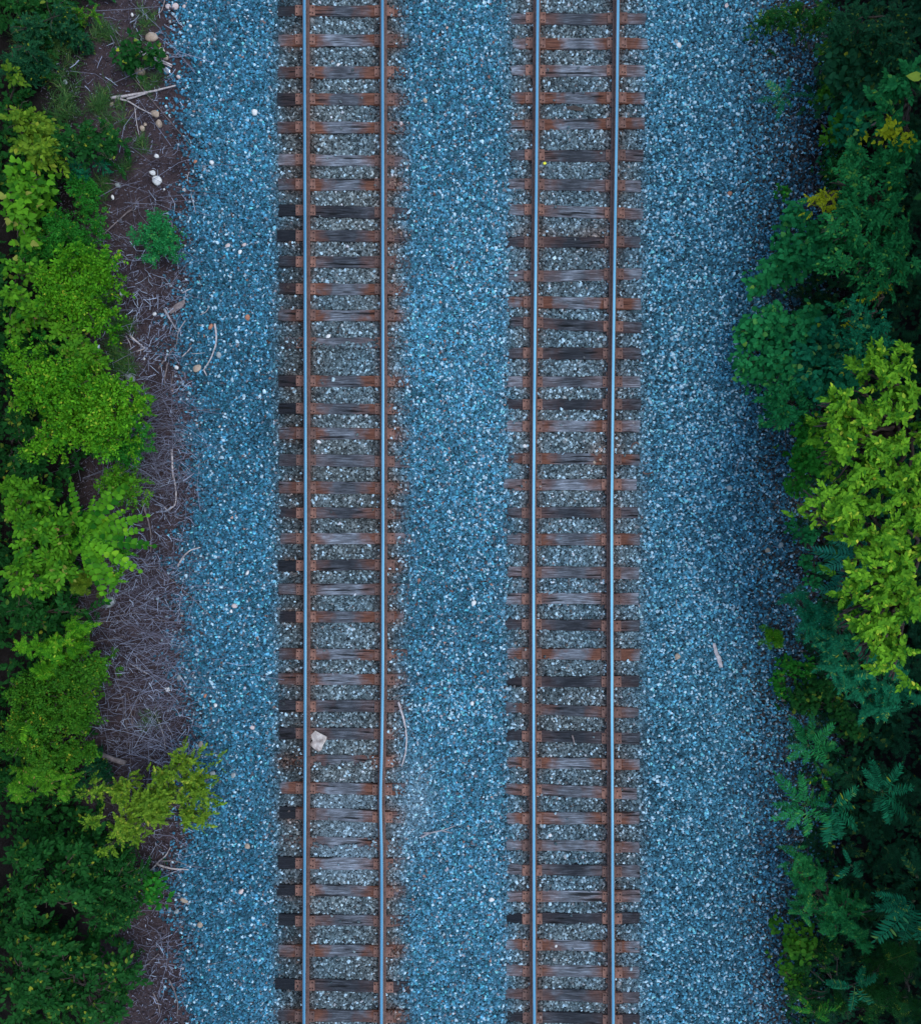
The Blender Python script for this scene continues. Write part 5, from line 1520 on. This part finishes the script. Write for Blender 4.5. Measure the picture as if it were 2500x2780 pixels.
def flat_piece(name, label, cat, pts, th, mat, z, tilt=(0, 0), group=None, parent=None):
    c = np.mean(np.array(pts), 0)
    x0, y0, z0 = at_ground(c[0], c[1], z)
    bm = bmesh.new()
    q = random.Random(int(c[0]))
    loc = [((p[0] - c[0]) * K0, -(p[1] - c[1]) * K0) for p in pts]
    n = len(loc)
    rings = []
    for sc, zz in ((.96, -th), (1, -th * .5), (1, 0), (.80, th * .35), (.45, th * .45)):
        rings.append([bm.verts.new((x * sc, y * sc, zz + tilt[0] * x + tilt[1] * y + q.uniform(-.12, .12) * th)) for x, y in loc])
    for A, B in zip(rings[:-1], rings[1:]):
        for k in range(n):
            bm.faces.new((A[k], A[(k + 1) % n], B[(k + 1) % n], B[k]))
    bm.faces.new(rings[-1]); bm.faces.new(rings[0][::-1])
    bmesh.ops.recalc_face_normals(bm, faces=bm.faces)
    o = bm_obj(name, bm, mat, loc=(x0, y0, z0))
    tag(o, label, cat, group)
    return o
flat_piece('broken_slab', 'broken cream and grey slab leaning on the inside of the left rail', 'slab',
           [(842, 1998), (856, 1984), (868, 1990), (888, 2000), (886, 2010), (878, 2022), (872, 2038), (864, 2042), (852, 2034), (840, 2024), (848, 2012)], .045,
           stone_mat('slab_stone', (.16, .11, .09), (.66, .58, .50), 7), .10, (.15, .1))
flat_piece('grey_board', 'weathered grey board lying aslant at the soil edge', 'board', [(457, 842), (480, 822), (500, 812), (503, 822), (492, 836), (462, 852)], .03, M_twig, .06)
flat_piece('wood_splinter', 'bleached wood splinter alone on the right ballast', 'wood', [(1934, 1748), (1942, 1746), (1950, 1775), (1957, 1785), (1962, 1812), (1953, 1813), (1944, 1785), (1938, 1770)], .02, M_pale, .05)
flat_piece('stained_stone_flake', 'pale flake of stone under the broad leaved seedling', 'stone', [(342, 150), (350, 155), (360, 150), (360, 160), (350, 165), (340, 158)], .02, M_st['white'], .06)
m_, n_, b_ = new_mat('yellow_leaf'); b_.inputs['Base Color'].default_value = (.75, .72, .02, 1); b_.inputs['Roughness'].default_value = .5
flat_piece('fallen_leaf', 'single bright yellow leaf beside the right track, inside the left rail', 'leaf', [(1474, 441), (1479, 438), (1484, 442), (1480, 446), (1475, 445)], .006, m_, .06)
m_, n_, b_ = new_mat('scrap_metal'); b_.inputs['Base Color'].default_value = (.75, .8, .9, 1); b_.inputs['Roughness'].default_value = .3; b_.inputs['Metallic'].default_value = .6
flat_piece('crumpled_foil', 'shiny crumpled scrap by the right end of the split branch', 'scrap', [(441, 183), (452, 182), (463, 190), (462, 197), (452, 198), (444, 192)], .03, m_, .05, (.3, .2))
flat_piece('paper_scrap', 'white scrap of paper on the twigs right of the upper bright bush', 'scrap', [(325, 790), (333, 789), (336, 800), (330, 806), (325, 800)], .008, M_st['white'], .08)
flat_piece('paper_scrap', 'crumpled white scrap low in the dark twigs', 'scrap', [(446, 1868), (458, 1866), (462, 1876), (452, 1880)], .02, M_st['white'], .06)
flat_piece('paper_scrap', 'white and pink wrapper on the ballast at the top right', 'scrap', [(1968, 10), (1974, 6), (1978, 14), (1973, 20), (1966, 16)], .015, M_st['pink'], .05)
flat_piece('tin_lid', 'small shiny metal box hidden against the left shrubs', 'scrap', [(257, 935), (270, 935), (270, 955), (258, 955)], .03, m_, .12)
flat_piece('bark_strip', 'dark purple bark scrap in the crib above the tilted brown tie', 'bark', [(1536, 288), (1560, 285), (1584, 293), (1585, 302), (1560, 298), (1540, 296)], .012, M_bark, .05)
# two cast off rail anchors rusting on the ballast
for path, lab in (([(1712, 1217), (1718, 1205), (1727, 1200), (1734, 1206)], 'curved rusty rail clip near the right end of the rust red tie'),
                  ([(1745, 1280), (1750, 1286), (1762, 1286), (1773, 1281)], 'hook shaped rusty rail clip farther out on the ballast')):
    stick([path], .012, M_rail, lab, .05, 'rail_clip', 'rail clip', .9, 'cast off rail clips')
print('objects', len(bpy.data.objects))
